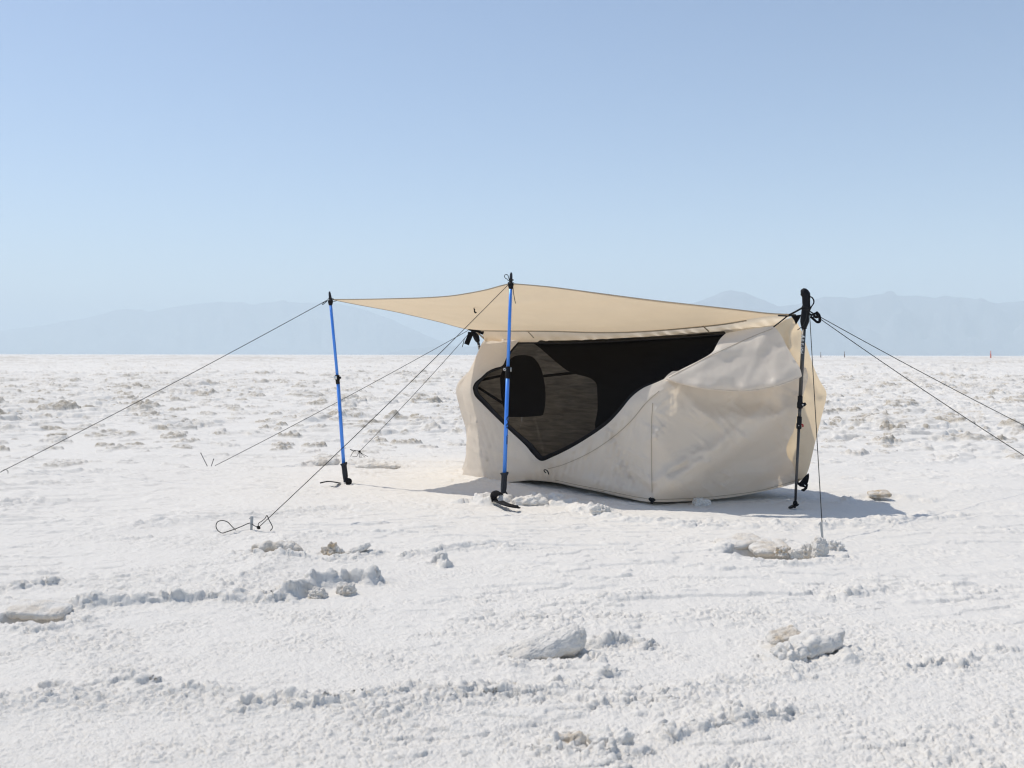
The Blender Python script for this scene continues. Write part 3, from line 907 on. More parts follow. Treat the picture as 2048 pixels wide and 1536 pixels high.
# floor: hem line of the front to the rear edge
fb = [at(x, y - 2, float(DEP(np.array([x]), np.array([y]))[0]) + 0.012) for x, y in crom(list(reversed(BOTTOM)), 4)]
V = []; nq = 14
for i, p in enumerate(fb):
    t = i / (len(fb) - 1)
    q = RFl * (1 - t) + RFr * t
    for k in range(nq):
        s = k / (nq - 1)
        V.append(tuple(p * (1 - s) + q * s + Vector((0, 0, 0.015 * math.sin(math.pi * s) * float(pn(np.array([t * 12]), np.array([s * 5]), 97)[0])))))
mesh_obj("floor_sheet", V, [(i * nq + j, i * nq + j + 1, (i + 1) * nq + j + 1, (i + 1) * nq + j) for i in range(len(fb) - 1) for j in range(nq - 1)],
         simple("floor_fabric", (0.36, 0.29, 0.20), 0.8, spec=0.2), tent)

# mesh door and its black binding
def grow(poly, d):
    P = np.array(resample(poly, 6.0)); T = np.roll(P, -1, 0) - np.roll(P, 1, 0); T /= np.linalg.norm(T, axis=1)[:, None]
    a = 0.5 * np.sum(P[:, 0] * np.roll(P[:, 1], -1) - np.roll(P[:, 0], -1) * P[:, 1])
    Nn = np.stack([T[:, 1], -T[:, 0]], 1) * np.sign(a)
    return [tuple(q) for q in P + Nn * d]
def net_depth(x, y):
    c = ((np.asarray(x) - 1150) / 200.0) ** 2 + ((np.asarray(y) - 780) / 110.0) ** 2
    return DEP(x, y) + 0.028 + 0.06 * np.exp(-c)
def net_disp(x, y):
    x = np.asarray(x, float); y = np.asarray(y, float)
    return 0.006 * pn(x / 60.0, y / 20.0, 101)
cloth("mesh_door", grow(OPENING, 4.0), None, net_depth, M_net, tent, 6.0, net_disp)

def ribbon(name, path, widths, off, mat, parent):
    P = np.array(crom(path, 6)); T = np.gradient(P, axis=0); T /= np.linalg.norm(T, axis=1)[:, None]
    w = np.interp(np.linspace(0, 1, len(P)), np.linspace(0, 1, len(widths)), widths)
    Nn = np.stack([T[:, 1], -T[:, 0]], 1)
    V = []
    for k in range(5):
        Q = P + Nn * (w * (k / 4.0))[:, None] + Nn * -1.5 * (k == 0)
        z = DEP(Q[:, 0], Q[:, 1]) + off + 0.006 * math.cos(k / 4.0 * math.pi)
        V += [tuple(at(a, b, c)) for (a, b), c in zip(Q, z)]
    n = len(P)
    return mesh_obj(name, V, [(k * n + i, k * n + i + 1, (k + 1) * n + i + 1, (k + 1) * n + i) for k in range(4) for i in range(n - 1)], mat, parent, True, solid=0.003)
ribbon("door_binding", list(reversed(OPEN_LOW)), [9, 10, 10, 8, 9, 12, 11, 9, 8, 7, 7, 6, 5, 4, 3, 2], 0.014, M_dark, tent)
ribbon("door_binding", list(reversed(OPEN_LEFT)), [3, 3, 4, 4, 5, 5, 6, 9, 12], 0.014, M_dark, tent)
ribbon("door_binding", OPEN_TOP, [-3] * 3, 0.012, M_dark, tent)

# opaque dark sheets and bars set behind the mesh where it looks darkest
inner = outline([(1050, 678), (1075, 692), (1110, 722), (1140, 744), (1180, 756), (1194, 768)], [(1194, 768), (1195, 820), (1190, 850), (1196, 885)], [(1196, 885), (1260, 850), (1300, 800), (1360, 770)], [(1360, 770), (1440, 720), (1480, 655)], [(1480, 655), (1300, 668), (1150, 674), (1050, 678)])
cloth("inner_dark_sheet", inner, None, lambda x, y: DEP(x, y) + 0.16, M_dark, tent, 6.0, lambda x, y: 0.02 * pn(np.asarray(x) / 60.0, np.asarray(y) / 90.0, 103))
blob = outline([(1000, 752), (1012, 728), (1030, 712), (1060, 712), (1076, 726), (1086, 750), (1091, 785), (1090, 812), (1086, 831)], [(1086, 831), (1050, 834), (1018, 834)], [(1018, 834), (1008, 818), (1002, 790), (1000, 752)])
cloth("inner_dark_patch", blob, None, lambda x, y: DEP(x, y) + 0.24, M_dark, tent, 5.0)
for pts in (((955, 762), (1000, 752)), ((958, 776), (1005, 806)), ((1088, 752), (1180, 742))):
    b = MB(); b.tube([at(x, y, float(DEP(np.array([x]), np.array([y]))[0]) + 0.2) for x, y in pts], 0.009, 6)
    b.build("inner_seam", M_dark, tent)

# ------------------------------------------------------------------ awning
Rc, Fc_, Bc, Lc = (1590, 629, 5.03), (1020, 567, 5.30), (664, 599, 5.94), (944, 660, 7.06)
def edge3(pts, y0, y1):
    c = crom(pts, 8); L = len(c)
    x0, x1 = pts[0][0], pts[-1][0]
    d = np.r_[0, np.cumsum([np.linalg.norm(c[i + 1] - c[i]) for i in range(L - 1)])]; d /= d[-1]
    t = np.linspace(0, 1, 73)
    X = np.interp(t, d, [p[0] for p in c]); Yp = np.interp(t, d, [p[1] for p in c])
    dz = 1.0 / ((1 - t) / y0 + t / y1)
    return [at(a, b, z) for a, b, z in zip(X, Yp, dz)]
top = edge3([(1020, 567), (1100, 574), (1200, 587), (1300, 600), (1380, 609), (1470, 619), (1540, 627), (1590, 629)], 5.30, 5.03)      # outer side, blue pole to dark pole
outer = edge3([(1020, 567), (1000, 572), (975, 579), (940, 586), (900, 592), (850, 595.5), (800, 597), (730, 598.5), (664, 599)], 5.30, 5.94)
rdg = edge3([(944, 660), (1000, 661), (1100, 661.5), (1200, 664), (1300, 661), (1440, 648), (1530, 633), (1590, 630)], 7.04, 5.02)
low = edge3([(664, 599), (720, 610), (780, 621), (830, 632), (880, 644), (920, 655), (944, 660)], 5.94, 7.04)
# coons patch: u from F/B side (0: front blue pole .. 1: dark pole); v from outer rail to the ridge
n = 73
cu0 = top                                   # F -> R
cu1 = low                                   # B -> L
cv0 = outer                                 # F -> B
cv1 = list(reversed(rdg))                   # R -> L
V = []
for i in range(n):                          # along v (F->B)
    v = i / (n - 1)
    for j in range(n):                      # along u (F->R)
        u = j / (n - 1)
        a = cu0[j] * (1 - v) + cu1[j] * v
        b = cv0[i] * (1 - u) + cv1[i] * u
        c = cu0[0] * ((1 - u) * (1 - v)) + cu0[-1] * (u * (1 - v)) + cu1[0] * ((1 - u) * v) + cu1[-1] * (u * v)
        p = a + b - c
        e = math.sin(math.pi * u) * math.sin(math.pi * v)
        wv = 0.016 * float(pn(np.array([u * 3.2]), np.array([v * 2.6]), 111)[0]) + 0.005 * float(pn(np.array([u * 9]), np.array([v * 6]), 113)[0])
        p = p + Vector((0, 0, -0.03 * e + wv * min(1, 5 * e)))
        V.append(tuple(p))
awning = mesh_obj("awning", V, [(i * n + j, i * n + j + 1, (i + 1) * n + j + 1, (i + 1) * n + j) for i in range(n - 1) for j in range(n - 1)], M_awn, tent)
for e in (top, outer, low):
    b = MB(); b.tube(e, [(0.0022, 0.0035)] * len(e), 6); b.build("hem", M_hem, awning)
b = MB(); b.tube([p + Vector((0, -0.012, -0.004)) for p in rdg[2:62]], [(0.0025, 0.0045)] * 60, 6); b.build("ridge_seam", M_hem, awning)
for xs in ((1055, 662, 1068, 676, 6.6), (1404, 650, 1420, 665, 5.5)):     # little tie tabs on the band
    b = MB(); b.tube([at(x, y, xs[4] - 0.05) for x, y in crom([(xs[0], xs[1]), ((xs[0] + xs[2]) / 2 + 1, (xs[1] + xs[3]) / 2 + 1), (xs[2], xs[3])], 5)], 0.004, 6, flat=None)
    b.build("tie_tab", M_hem, tent)
AV = np.array(V); AD = (np.array(CROT).T @ (AV - np.array(CAM)).T).T
APX = np.stack([1024 + F * AD[:, 0] / -AD[:, 2], 768 - F * AD[:, 1] / -AD[:, 2]], 1)
def awn_y(px, py):
    k = np.argsort(((APX - (px, py)) ** 2).sum(1))[:4]
    return float(AV[k, 1].mean())
HY = awn_y(951, 617) - 0.02
# hook shaped toggle on the underside of the awning
b = MB(); b.tube([at(x, y, HY) for x, y in crom([(957, 607), (951, 608), (949, 613), (948, 618), (950, 623), (951, 626)], 5)], 0.0028, 6)
b.tube([at(x, y, HY) for x, y in crom([(950, 618), (948.5, 623), (951, 626), (953, 624)], 5)], 0.0028, 6)
b.build("tie_hook", M_cord, awning)
b = MB(); b.tube([at(x, y, 5.66) for x, y in crom([(1092, 946), (1089, 943), (1088, 940.5), (1090.5, 939.5), (1094, 941), (1096, 944), (1097.5, 949)], 5)], 0.0032, 6)
b.build("door_toggle", M_cord, tent)
# black corner pieces
def patch(name, pts, y, mat, parent, t=0.006, dy=0.0):
    b = MB(); c = [at(px, py, y) for px, py in pts]; b2 = [at(px, py, y + t) for px, py in pts]
    k = len(c); b.v += c + b2
    b.f += [tuple(range(k)), tuple(range(2 * k - 1, k - 1, -1))] + [(i, i + k, (i + 1) % k + k, (i + 1) % k) for i in range(k)]
    return b.build(name, mat, parent, smooth=False, bevel=0.0015)
patch("corner_webbing", [tuple(p) for p in crom([(935, 660), (940, 657), (945, 656.5), (950, 653.5), (955, 654), (961, 657), (967, 661), (968, 664), (966, 669), (961, 668), (956, 665), (950, 664), (943, 662.5)], 2)], 6.98, M_black, tent, 0.01)
b = MB(); b.tube([at(944, 659, 7.0), at(950, 661, 7.0), at(958, 668, 7.0), at(969, 678, 7.02)], 0.006, 6); b.build("corner_strap", M_hem, tent)
patch("corner_webbing", [tuple(p) for p in crom([(1592, 957), (1598, 965), (1604, 959), (1617, 946), (1618, 957), (1615, 968), (1612, 975), (1605, 974), (1600, 973), (1594, 968)], 2)], 5.30, M_black, tent, 0.008)
b = MB(); b.tube([at(x, y, 5.3) for x, y in ((1614, 968), (1612, 976), (1607, 980.5), (1603, 979.5))], [0.007, 0.008, 0.008, 0.005], 8); b.build("corner_hook", M_plast, tent)
b = MB(); b.tube([at(x, y, 5.29) for x, y in ((1610.5, 970), (1609.5, 971.5))], 0.005, 8); b.build("eyelet", M_white, tent)
b = MB(); b.tube([at(x, y, 5.09) for x, y in crom([(1299, 996), (1302, 1000), (1306, 999), (1309, 1002)], 4)], 0.0085, 8); b.tube([at(1304, 1000, 5.09), at(1303, 1007, 5.09)], 0.007, 8)
b.build("corner_clip", M_plast, tent)
patch("corner_tab", [(915, 955), (919, 951), (923, 955), (919, 957)], 6.45, M_plast, tent, 0.02)
patch("corner_webbing", [(1582, 632), (1603, 629), (1600, 636), (1594, 646), (1592, 650), (1588, 640)], 5.02, M_black, tent, 0.006)
b = MB(); b.tube([at(x, y, 5.0) for x, y in ((1556, 631), (1575, 632), (1592, 630))], 0.004, 6); b.tube([at(x, y, 4.99) for x, y in ((1578, 630), (1590, 624), (1604, 616))], 0.005, 6)
b.tube([at(x, y, 5.0) for x, y in ((1575, 632), (1560, 644), (1547, 654))], 0.004, 6)
b.build("ridge_strap", M_cord, tent)

# ------------------------------------------------------------------ trekking poles
def wrap_text(txt, size, p0, p1, rad, mat, parent, bold=0.0, phase=0.0, name="lettering"):
    """letters wrapped on a shaft, reading from p0 down to p1, facing the camera"""
    cu = bpy.data.curves.new("letters", 'FONT'); cu.body = txt; cu.size = size; cu.offset = bold; cu.resolution_u = 3
    tmp = bpy.data.objects.new("letters", cu); COL.objects.link(tmp)
    dg = bpy.context.evaluated_depsgraph_get()
    me = bpy.data.meshes.new_from_object(tmp.evaluated_get(dg))
    vs = [v.co.copy() for v in me.vertices]; fs = [tuple(p.vertices) for p in me.polygons]
    bpy.data.objects.remove(tmp); bpy.data.curves.remove(cu); bpy.data.meshes.remove(me)
    ax = (p1 - p0).normalized(); rt = Vector((1, 0, 0)); rt = (rt - ax * rt.dot(ax)).normalized()
    fr = rt.cross(ax)
    if fr.y > 0: fr = -fr
    ym = size * 0.35
    W = []
    for v in vs:
        a = (v.y - ym) / rad + phase
        W.append(tuple(p0 + ax * v.x + rt * (math.sin(a) * (rad + 0.0006)) + fr * (math.cos(a) * (rad + 0.0006))))
    return mesh_obj(name, W, fs, mat, parent, False)

def blue_pole(y, tip, top_dark, lock, low, grip_top, foot, lean, label, near):
    """tip..foot: photo points down the pole (x, y)"""
    base = at(foot[0], foot[1], y)
    t = thing("trekking_pole", base, label, "trekking pole", "trekking poles holding up the tent")
    k = 5.3 / y
    b = MB(); b.sections([(tip[0], tip[1], 1.6 * k), (tip[0] - lean * 3, tip[1] + 3 * k, 2.2 * k), (tip[0] - lean * 4, tip[1] + 4 * k, 2.6 * k), (top_dark[0], top_dark[1] - 10 * k, 3.6 * k)], y); b.build("tip", M_rub, t)
    b = MB(); b.sections([(top_dark[0], top_dark[1] - 10 * k, 4.6 * k), (top_dark[0], top_dark[1] - 6 * k, 6.0 * k), (top_dark[0], top_dark[1] - 2 * k, 5.2 * k), (top_dark[0], top_dark[1] + 3 * k, 3.8 * k)], y); b.build("basket_ferrule", M_plast, t)
    b = MB(); b.sections([(top_dark[0], top_dark[1] - 2, 3.25 * k), (lock[0], lock[1], 3.35 * k)], y); up = b.build("upper_shaft", M_blue, t)
    b = MB(); b.sections([(low[0], low[1] - 6 * k, 4.0 * k), (grip_top[0], grip_top[1] + 4, 4.0 * k)], y); lo = b.build("lower_shaft", M_blue, t)
    b = MB(); b.sections([(lock[0], lock[1], 4.4 * k), (lock[0], lock[1] + 1.2 * k, 5.2 * k), (lock[0] * .55 + low[0] * .45, lock[1] + 11 * k, 5.2 * k), (lock[0] * .5 + low[0] * .5, lock[1] + 12 * k, 4.6 * k), (low[0], low[1], 4.5 * k)], y); lk = b.build("lever_lock", M_plast, t)
    s = y / F
    c = at(lock[0], lock[1] + 6 * k, y)
    X, Yv, Zv = Vector((1, 0, 0)), Vector((0, 1, 0)), Vector((0, 0, 1))
    b = MB()
    if near:
        b.box(c + X * (5.8 * s), (X, Yv, Zv), (0.9 * s, 2.0 * s, 4.2 * s))
    else:
        b.box(c + X * (-3.0 * s) + Yv * (-4.6 * s), (X, Yv, Zv), (3.2 * s, 1.2 * s, 3.4 * s))
    b.build("lever", M_steel, lk, bevel=0.0008)
    if near:
        b = MB(); b.tube([c + X * (-6.5 * s) + Yv * (-0.012), c + X * (-6.5 * s) + Yv * (-0.002)], 3.0 * s, 14); b.build("lock_bolt", M_steel, lk)
    b = MB()
    b.tube([c + X * (-6.5 * s) + Yv * (-0.0135), c + X * (-6.5 * s) + Yv * (-0.011)], 1.4 * s, 10) if near else b.tube([c + X * (2.0 * s), c + X * (7.5 * s)], 2.4 * s, 12)
    b.build("screw", M_plast if not near else M_grey, lk)
    # grip, standing upside down on the salt
    g0, g1 = grip_top, foot
    L = g1[1] - g0[1]
    gx = lambda q: g0[0] + (g1[0] - g0[0]) * q
    b = MB(); b.sections([(gx(0) - 0.5, g0[1], 8.6 * k, 6 * k), (gx(.04), g0[1] + .05 * L, 8.2 * k, 6 * k), (gx(.12), g0[1] + .13 * L, 6.2 * k), (gx(.3), g0[1] + .3 * L, 5.8 * k), (gx(.5), g0[1] + .5 * L, 6.2 * k), (gx(.68), g0[1] + .68 * L, 6.0 * k),
                          (gx(.8) - .2, g0[1] + .8 * L, 5.4 * k), (gx(.9) + 1, g0[1] + .9 * L, 6.8 * k), (gx(.97) + 2, g0[1] + .96 * L, 8.4 * k, 6.5 * k), (gx(1) + 1.5, g0[1] + L + 1, 7.4 * k, 6 * k)], y, 20); b.build("grip", M_rub, t)
    return t, up, lo

def strap(name, pts, w, th, mat, parent, flat=Vector((0, 0, 1))):
    b = MB(); b.tube([Vector(p) for p in crom([tuple(q) for q in pts], 6)], [(th, w)] * (6 * (len(pts) - 1) + 1), 10, flat=flat)
    return b.build(name, mat, parent)

FY = 5.30
pf, up, lo = blue_pole(FY, (1022.5, 545), (1021.5, 575), (1016, 733), (1015.5, 757), (1009, 945), (1006.5, 992), 0.03,
                       "blue trekking pole standing upside down at the front corner of the awning", True)
# zig-zag print and word on the lower shaft
P0, P1 = at(1013.5, 831, FY), at(1011.6, 900, FY)
rad = 4.0 * FY / F
def shaft_marks(tris, p0, p1, rad, mat, parent):
    ax = (p1 - p0).normalized(); rt = Vector((1, 0, 0)); rt = (rt - ax * rt.dot(ax)).normalized(); fr = rt.cross(ax)
    if fr.y > 0: fr = -fr
    b = MB()
    for tri in tris:
        k = len(b.v)
        for l, a in tri: b.v.append(p0 + ax * l + rt * (math.sin(a) * (rad + 0.0007)) + fr * (math.cos(a) * (rad + 0.0007)))
        b.f.append(tuple(range(k, k + len(tri))))
    return b.build("printed_mark", mat, parent, smooth=False)
shaft_marks([[(0, .9), (.014, -.1), (.019, .2), (.006, 1.0)], [(.016, .1), (.03, 1.0), (.036, .9), (.022, -.4)], [(.02, -.8), (.026, -.9), (.028, -.3)], [(.034, .9), (.048, -.1), (.053, .3), (.042, 1.0)],
             [(.045, -.6), (.055, -.9), (.056, -.1), (.05, .1)], [(.056, .3), (.066, .9), (.069, .4), (.062, -.1)], [(.062, -.9), (.071, -.9), (.071, -.1), (.066, -.2)]], P0, P1, rad, M_plast, lo)
wrap_text("Guide", 0.020, at(1012.7, 870, FY), at(1011, 915, FY), rad, M_plast, lo, phase=0.75)
# wrist strap on the salt
q = lambda px, py, z=0.012: gp(px, py, z)
strap("wrist_strap", [at(1004, 988, 5.27), at(998, 985, 5.2), at(990, 988, 5.14), at(987, 994, 5.1), q(990, 1001), q(1000, 1006), q(1010, 1010), q(1022, 1013, .014), q(1037, 1015, .014)], 0.020, 0.004, M_black, pf, Vector((0, -0.85, 0.5)))
strap("wrist_strap", [q(1000, 1003, .016), q(1010, 1008, .018), q(1024, 1012, .016), q(1037, 1014, .01)], 0.019, 0.004, M_black, pf, Vector((0, -0.6, 0.8)))

BY = 5.94
pb, upb, lob = blue_pole(BY, (659, 583), (661, 608), (674.5, 750), (676, 768), (687.5, 926), (692, 964), -0.06,
                         "blue trekking pole standing alone at the far left corner of the awning", False)
wrap_text("Guide", 0.018, at(680.2, 822, BY), at(682, 850, BY), 3.6 * BY / F, M_plast, lob, phase=-0.75)
strap("wrist_strap", [at(690, 962, 5.93), at(698, 959, 5.9), at(703, 962, 5.88), at(700, 966, 5.86), at(692, 967, 5.86)], 0.010, 0.003, M_black, pb, Vector((0, -1, 0)))
strap("wrist_strap", [at(679, 966, 5.92), q(668, 964, .02), q(655, 963, .02), q(640, 966, .012)], 0.012, 0.003, M_black, pb)

def dark_pole():
    y = 5.0
    t = thing("trekking_pole", at(1588, 1012, y), "dark grey trekking pole with black grip up at the right end of the tent", "trekking pole", "trekking poles holding up the tent")
    b = MB(); b.sections([(1602, 581.2, 2.5, 3), (1604.5, 581.8, 6.4, 5), (1606.5, 583.4, 8.3, 6.5), (1609.3, 586, 8.9, 7), (1611.7, 589.2, 8.9, 7.4), (1612.5, 594, 8.3, 7.4), (1612.3, 599, 7.9, 7), (1612.3, 604, 7.8, 7), (1612.6, 610, 7.6, 6.8), (1612.3, 614, 9.0, 7.2), (1612, 619, 9.2, 7.2), (1611.3, 622, 8.2, 7), (1610.5, 626, 7.9, 7), (1610, 632, 8.0, 7),
                          (1609.6, 638, 8.8, 7.5), (1609.4, 643, 8.9, 7.5), (1608.5, 649, 7.2, 6.8), (1608.2, 654, 5.6, 5.6), (1608, 657.5, 5.2, 5.2)], y, 24); b.build("grip", M_plast, t)
    b = MB(); b.sections([(1608, 655, 3.9), (1600.6, 795, 3.9)], y); s1 = b.build("upper_shaft", M_grey, t)
    b = MB(); b.sections([(1600.5, 792, 4.8), (1600.4, 793, 5.0), (1600.2, 803, 5.0), (1600, 806, 5.8), (1599.8, 815, 5.8), (1599.7, 817, 4.8)], y); lk = b.build("lever_lock", M_plast, t)
    b = MB(); b.tube([at(1604, 810, y - 0.004), at(1609, 809, y - 0.004), at(1611.5, 807, y - 0.004)], [(0.008, 0.012), (0.008, 0.012), (0.005, 0.01)], 10); b.build("lever", M_plast, lk)
    b = MB(); b.tube([at(1605.5, 809.5, y - 0.02), at(1605.5, 809.5, y - 0.01)], 0.0045, 10); b.build("screw", M_steel, lk)
    b = MB(); b.sections([(1599.8, 815, 3.4), (1598.9, 835, 3.4)], y); b.build("middle_shaft", M_grey, t)
    b = MB(); b.sections([(1599, 833, 4.6), (1598.9, 834, 4.8), (1598.6, 846, 4.8), (1598, 848, 5.2), (1597.7, 856, 5.2), (1597.5, 858, 4.2)], y); lk2 = b.build("lever_lock", M_plast, t)
    b = MB(); b.tube([at(1602, 849, y - 0.004), at(1605, 849, y - 0.004), at(1606, 850, y - 0.004), at(1605.5, 852, y - 0.004), at(1606, 854, y - 0.004)], 0.004, 8); b.build("lever", M_red, lk2)
    b = MB(); b.tube([at(1597.5, 851, y - 0.018), at(1597.5, 851, y - 0.012)], 0.0025, 8); b.build("screw", M_steel, lk2)
    b = MB(); b.sections([(1597.6, 856, 2.9), (1590.6, 1004, 2.6)], y); b.build("lower_shaft", M_grey, t)
    b = MB(); b.sections([(1590.7, 1002, 3.2), (1590.6, 1004, 4.6), (1590.2, 1008, 4.6), (1590, 1010, 3.4), (1589.5, 1016, 1.8)], y); b.build("tip", M_plast, t)
    c = at(1586, 1012, y)
    b = MB(); b.tube([c + Vector((0.004, 0, -0.002)), c + Vector((0.002, 0, 0.002))], [(0.022, 0.03)] * 2, 18); b.build("basket", M_plast, t)
    wrap_text("REI", 0.030, at(1606.6, 669, y), at(1603.3, 740, y), 3.9 * y / F, M_white, s1, bold=0.0012, phase=-0.25)
    wrap_text("FLASH", 0.019, at(1605.5, 686, y), at(1602, 750, y), 3.9 * y / F, M_white, s1, bold=0.0006, phase=-0.55)
    st = M_black
    strap("wrist_strap", [at(x, yy, 4.99) for x, yy in ((1619, 593), (1624, 595), (1627.5, 601), (1627, 607), (1623, 613), (1620.5, 618))], 0.009, 0.0025, st, t, Vector((1, 0, 0)))
    b = MB(); b.tube([at(x, yy, 4.99) for x, yy in crom([(1619, 628), (1624, 630), (1630, 627), (1634, 625)], 5)], 0.005, 8)
    b.tube([at(x, yy, 4.99) for x, yy in crom([(1632, 624), (1637, 629), (1639.5, 636), (1639, 643), (1634, 644), (1628, 639), (1621, 633)], 5)], [(0.004, 0.009)] * 31, 8)
    b.tube([at(x, yy, 4.99) for x, yy in crom([(1633, 626), (1636, 632), (1633, 634), (1627, 632)], 5)], 0.007, 8)
    b.build("wrist_strap", st, t)
    return t
dark_pole()

def rear_pole():
    y = 7.1
    t = thing("trekking_pole", Vector((at(1010, 700, y).x, y, 0.0)), "dark trekking pole half hidden behind the left end of the tent", "trekking pole", "trekking poles holding up the tent")
    b = MB(); b.sections([(944, 661, 5), (947, 664, 6.5), (951, 670, 6.3), (953.5, 677, 5.8), (955.5, 682, 4.5), (956, 684, 3.5)], y, 18); b.build("grip", M_plast, t)
    b = MB(); b.sections([(955.5, 681, 2.7), (960, 700, 2.6), (976, 770, 2.6), (1010, 915, 2.2)], y); s = b.build("shaft", M_grey, t)
    wrap_text("REI", 0.022, at(957, 689, y), at(959, 702, y), 2.7 * y / F, M_white, s, bold=0.0008)
    strap("wrist_strap", [at(x, yy, 7.05) for x, yy in ((941, 664), (940, 671), (936, 681), (933, 689))], 0.019, 0.008, M_black, t, Vector((0, -1, 0)))
    return t
rear_pole()

# ------------------------------------------------------------------ ropes and pegs
CORD = 0.0019
def rope(label, paths, r=CORD, knots=()):
    o = thing("guy_rope", Vector(paths[0][1][-1]), label, "guy rope", "guy ropes of the tent")
    for name, pts in paths:
        b = MB(); b.tube(pts, r, 6); b.build(name, M_cord, o)
    for c, rr in knots:
        b = MB(); b.tube([c + Vector((-rr, 0, rr * .5)), c + Vector((-rr * .3, 0, rr * .2)), c + Vector((rr * .4, 0, -rr * .3)), c + Vector((rr, 0, -rr * .6))], [rr * .3, rr, rr * .9, rr * .3], 8); b.build("knot", M_cord, o)
    return o
def line(a, b, sag=0.012, n=24):
    return [a * (1 - i / n) + b * (i / n) + Vector((0, 0, -sag * 4 * (i / n) * (1 - i / n))) for i in range(n + 1)]
def px3(pts, y, n=5):
    return [at(p[0], p[1], p[2] if len(p) > 2 else y) for p in crom([tuple(q) for q in pts], n)]

# front blue pole to the stake at lower left
S1 = gp(517, 1055, 0.012)
rope("dark cord from the front blue pole to a loose loop on the salt",
     [("line", line(at(1016, 570, 5.28), S1)),
      ("loop", [gp(a, b2, z) for a, b2, z in crom([(517, 1055, .012), (508, 1051, .02), (500, 1046, .022), (485, 1052, .012), (470, 1058, .01), (455, 1063, .01), (444, 1066, .01), (435, 1060, .012), (432, 1052, .03), (435, 1044, .045), (444, 1041, .05), (455, 1044, .045), (464, 1053, .02), (471, 1060, .01)], 6)]),
      ("loop", [gp(a, b2, z) for a, b2, z in crom([(517, 1055, .014), (517, 1047, .03), (524, 1042, .04), (530, 1037, .05), (534, 1031, .06), (538, 1040, .04), (545, 1054, .014), (541, 1061, .006)], 6)]),
      ("loop", px3([(1016, 559), (1011, 556.5), (1009, 553), (1010, 550), (1013, 549), (1016, 551), (1017.5, 556), (1019, 561)], 5.27)),
      ("tail", px3([(1026, 574), (1027, 585), (1029, 597), (1031, 607)], 5.27)),
      ("wrap", px3([(1015, 562), (1022, 558.5), (1027, 560), (1021, 563), (1016, 566), (1022, 568), (1028, 565)], 5.275))],
     CORD, [(S1, 0.008)])
def peg(p, d, ln, w, label, mat=None):
    o = thing("tent_peg", p, label, "tent peg", "pegs holding the guy ropes")
    d = d.normalized(); u = d.cross(Vector((0, 1, 0))).normalized(); v = d.cross(u)
    b = MB()
    for s in (-1, 1):                         # two flanges of a V-section peg
        q = (u * s + v * 0.7).normalized()
        tip = p - d * 0.10; top_ = p + d * ln
        pts = [tip, top_, top_ + q * w, tip + q * w * 0.25]
        k = len(b.v); n2 = q.cross(d).normalized() * 0.0012
        b.v += [a + n2 for a in pts] + [a - n2 for a in pts]
        b.f += [(k, k + 1, k + 2, k + 3), (k + 7, k + 6, k + 5, k + 4)] + [(k + i, k + 4 + i, k + 4 + (i + 1) % 4, k + (i + 1) % 4) for i in range(4)]
    b.build("blade", mat or M_steel, o, smooth=False)
    b = MB(); b.tube([p + d * ln, p + d * ln + u * w * 0.9 - d * 0.004, p + d * (ln - 0.012) + u * w * 1.4], 0.0022, 6); b.build("hook", mat or M_steel, o)
    return o
M_peg = simple("dull_aluminium", (0.5, 0.52, 0.53), 0.45, metal=0.6)
peg(gp(503, 1058, 0.0), Vector((0.05, 0.05, 1)), 0.055, 0.008, "short pale metal peg standing by the looped cord on the salt at lower left", M_peg)

# left blue pole to the left edge
S2 = at(6, 943, 6.25); S2.z = max(S2.z, 0.01)
S2b = gp(-40, 966, 0.0)
rope("dark cord from the far left blue pole down to the left edge of view",
     [("line", line(at(655, 600, BY - .02), at(3, 943, 6.2))), ("line", line(at(3, 943, 6.2), S2b, 0.0, 4)),
      ("loop", px3([(2, 944), (10, 939), (16, 943), (14, 949), (6, 953), (-4, 951)], 6.2)),
      ("loop", px3([(655, 601), (649, 604), (645, 608), (646, 609), (651, 605), (655, 601)], BY - .03)),
      ("wrap", px3([(655, 599), (660, 596), (667, 598), (661, 602), (668, 603), (674, 601)], BY - .03))])
# rear left end, two cords
TL = at(936, 661, 6.98); TL2 = at(937, 668, 7.0)
rope("dark cord from the left tent end to a thin peg far left on the salt", [("line", line(TL, gp(430, 931.5, 0.0)))])
S4 = gp(719, 903, 0.05)
rope("dark cord from the left tent end to a tangled knot near the far pole",
     [("line", line(TL2, S4))] +
     [("loop", px3([(719, 903), (714, 901), (709, 901), (705, 906), (701, 913)], S4.y - .01)), ("loop", px3([(712, 901), (705, 900), (700, 898.5), (706, 902), (711, 902)], S4.y - .01)),
      ("loop", px3([(719, 904), (716, 908), (713, 913), (705, 913.5)], S4.y - .01)), ("loop", px3([(719, 904), (718.5, 911), (720, 916), (722, 914), (721.5, 905)], S4.y - .01)),
      ("loop", px3([(720, 904), (727, 909), (735, 913), (736, 915), (728, 915.5), (721, 915)], S4.y - .01)), ("loop", px3([(720, 904), (726, 911), (731, 915), (732, 918), (731, 920)], S4.y - .01))], CORD, [(S4, 0.009)])
rope_end = thing("rope_end", at(933, 690, 7.02), "short loose cord end hanging under the grip at the left tent end", "cord end")
b = MB(); b.tube([at(x, y, 7.02) for x, y in ((929, 676), (927, 685), (924.5, 694))], 0.0026, 6); b.build("cord", M_cord, rope_end)
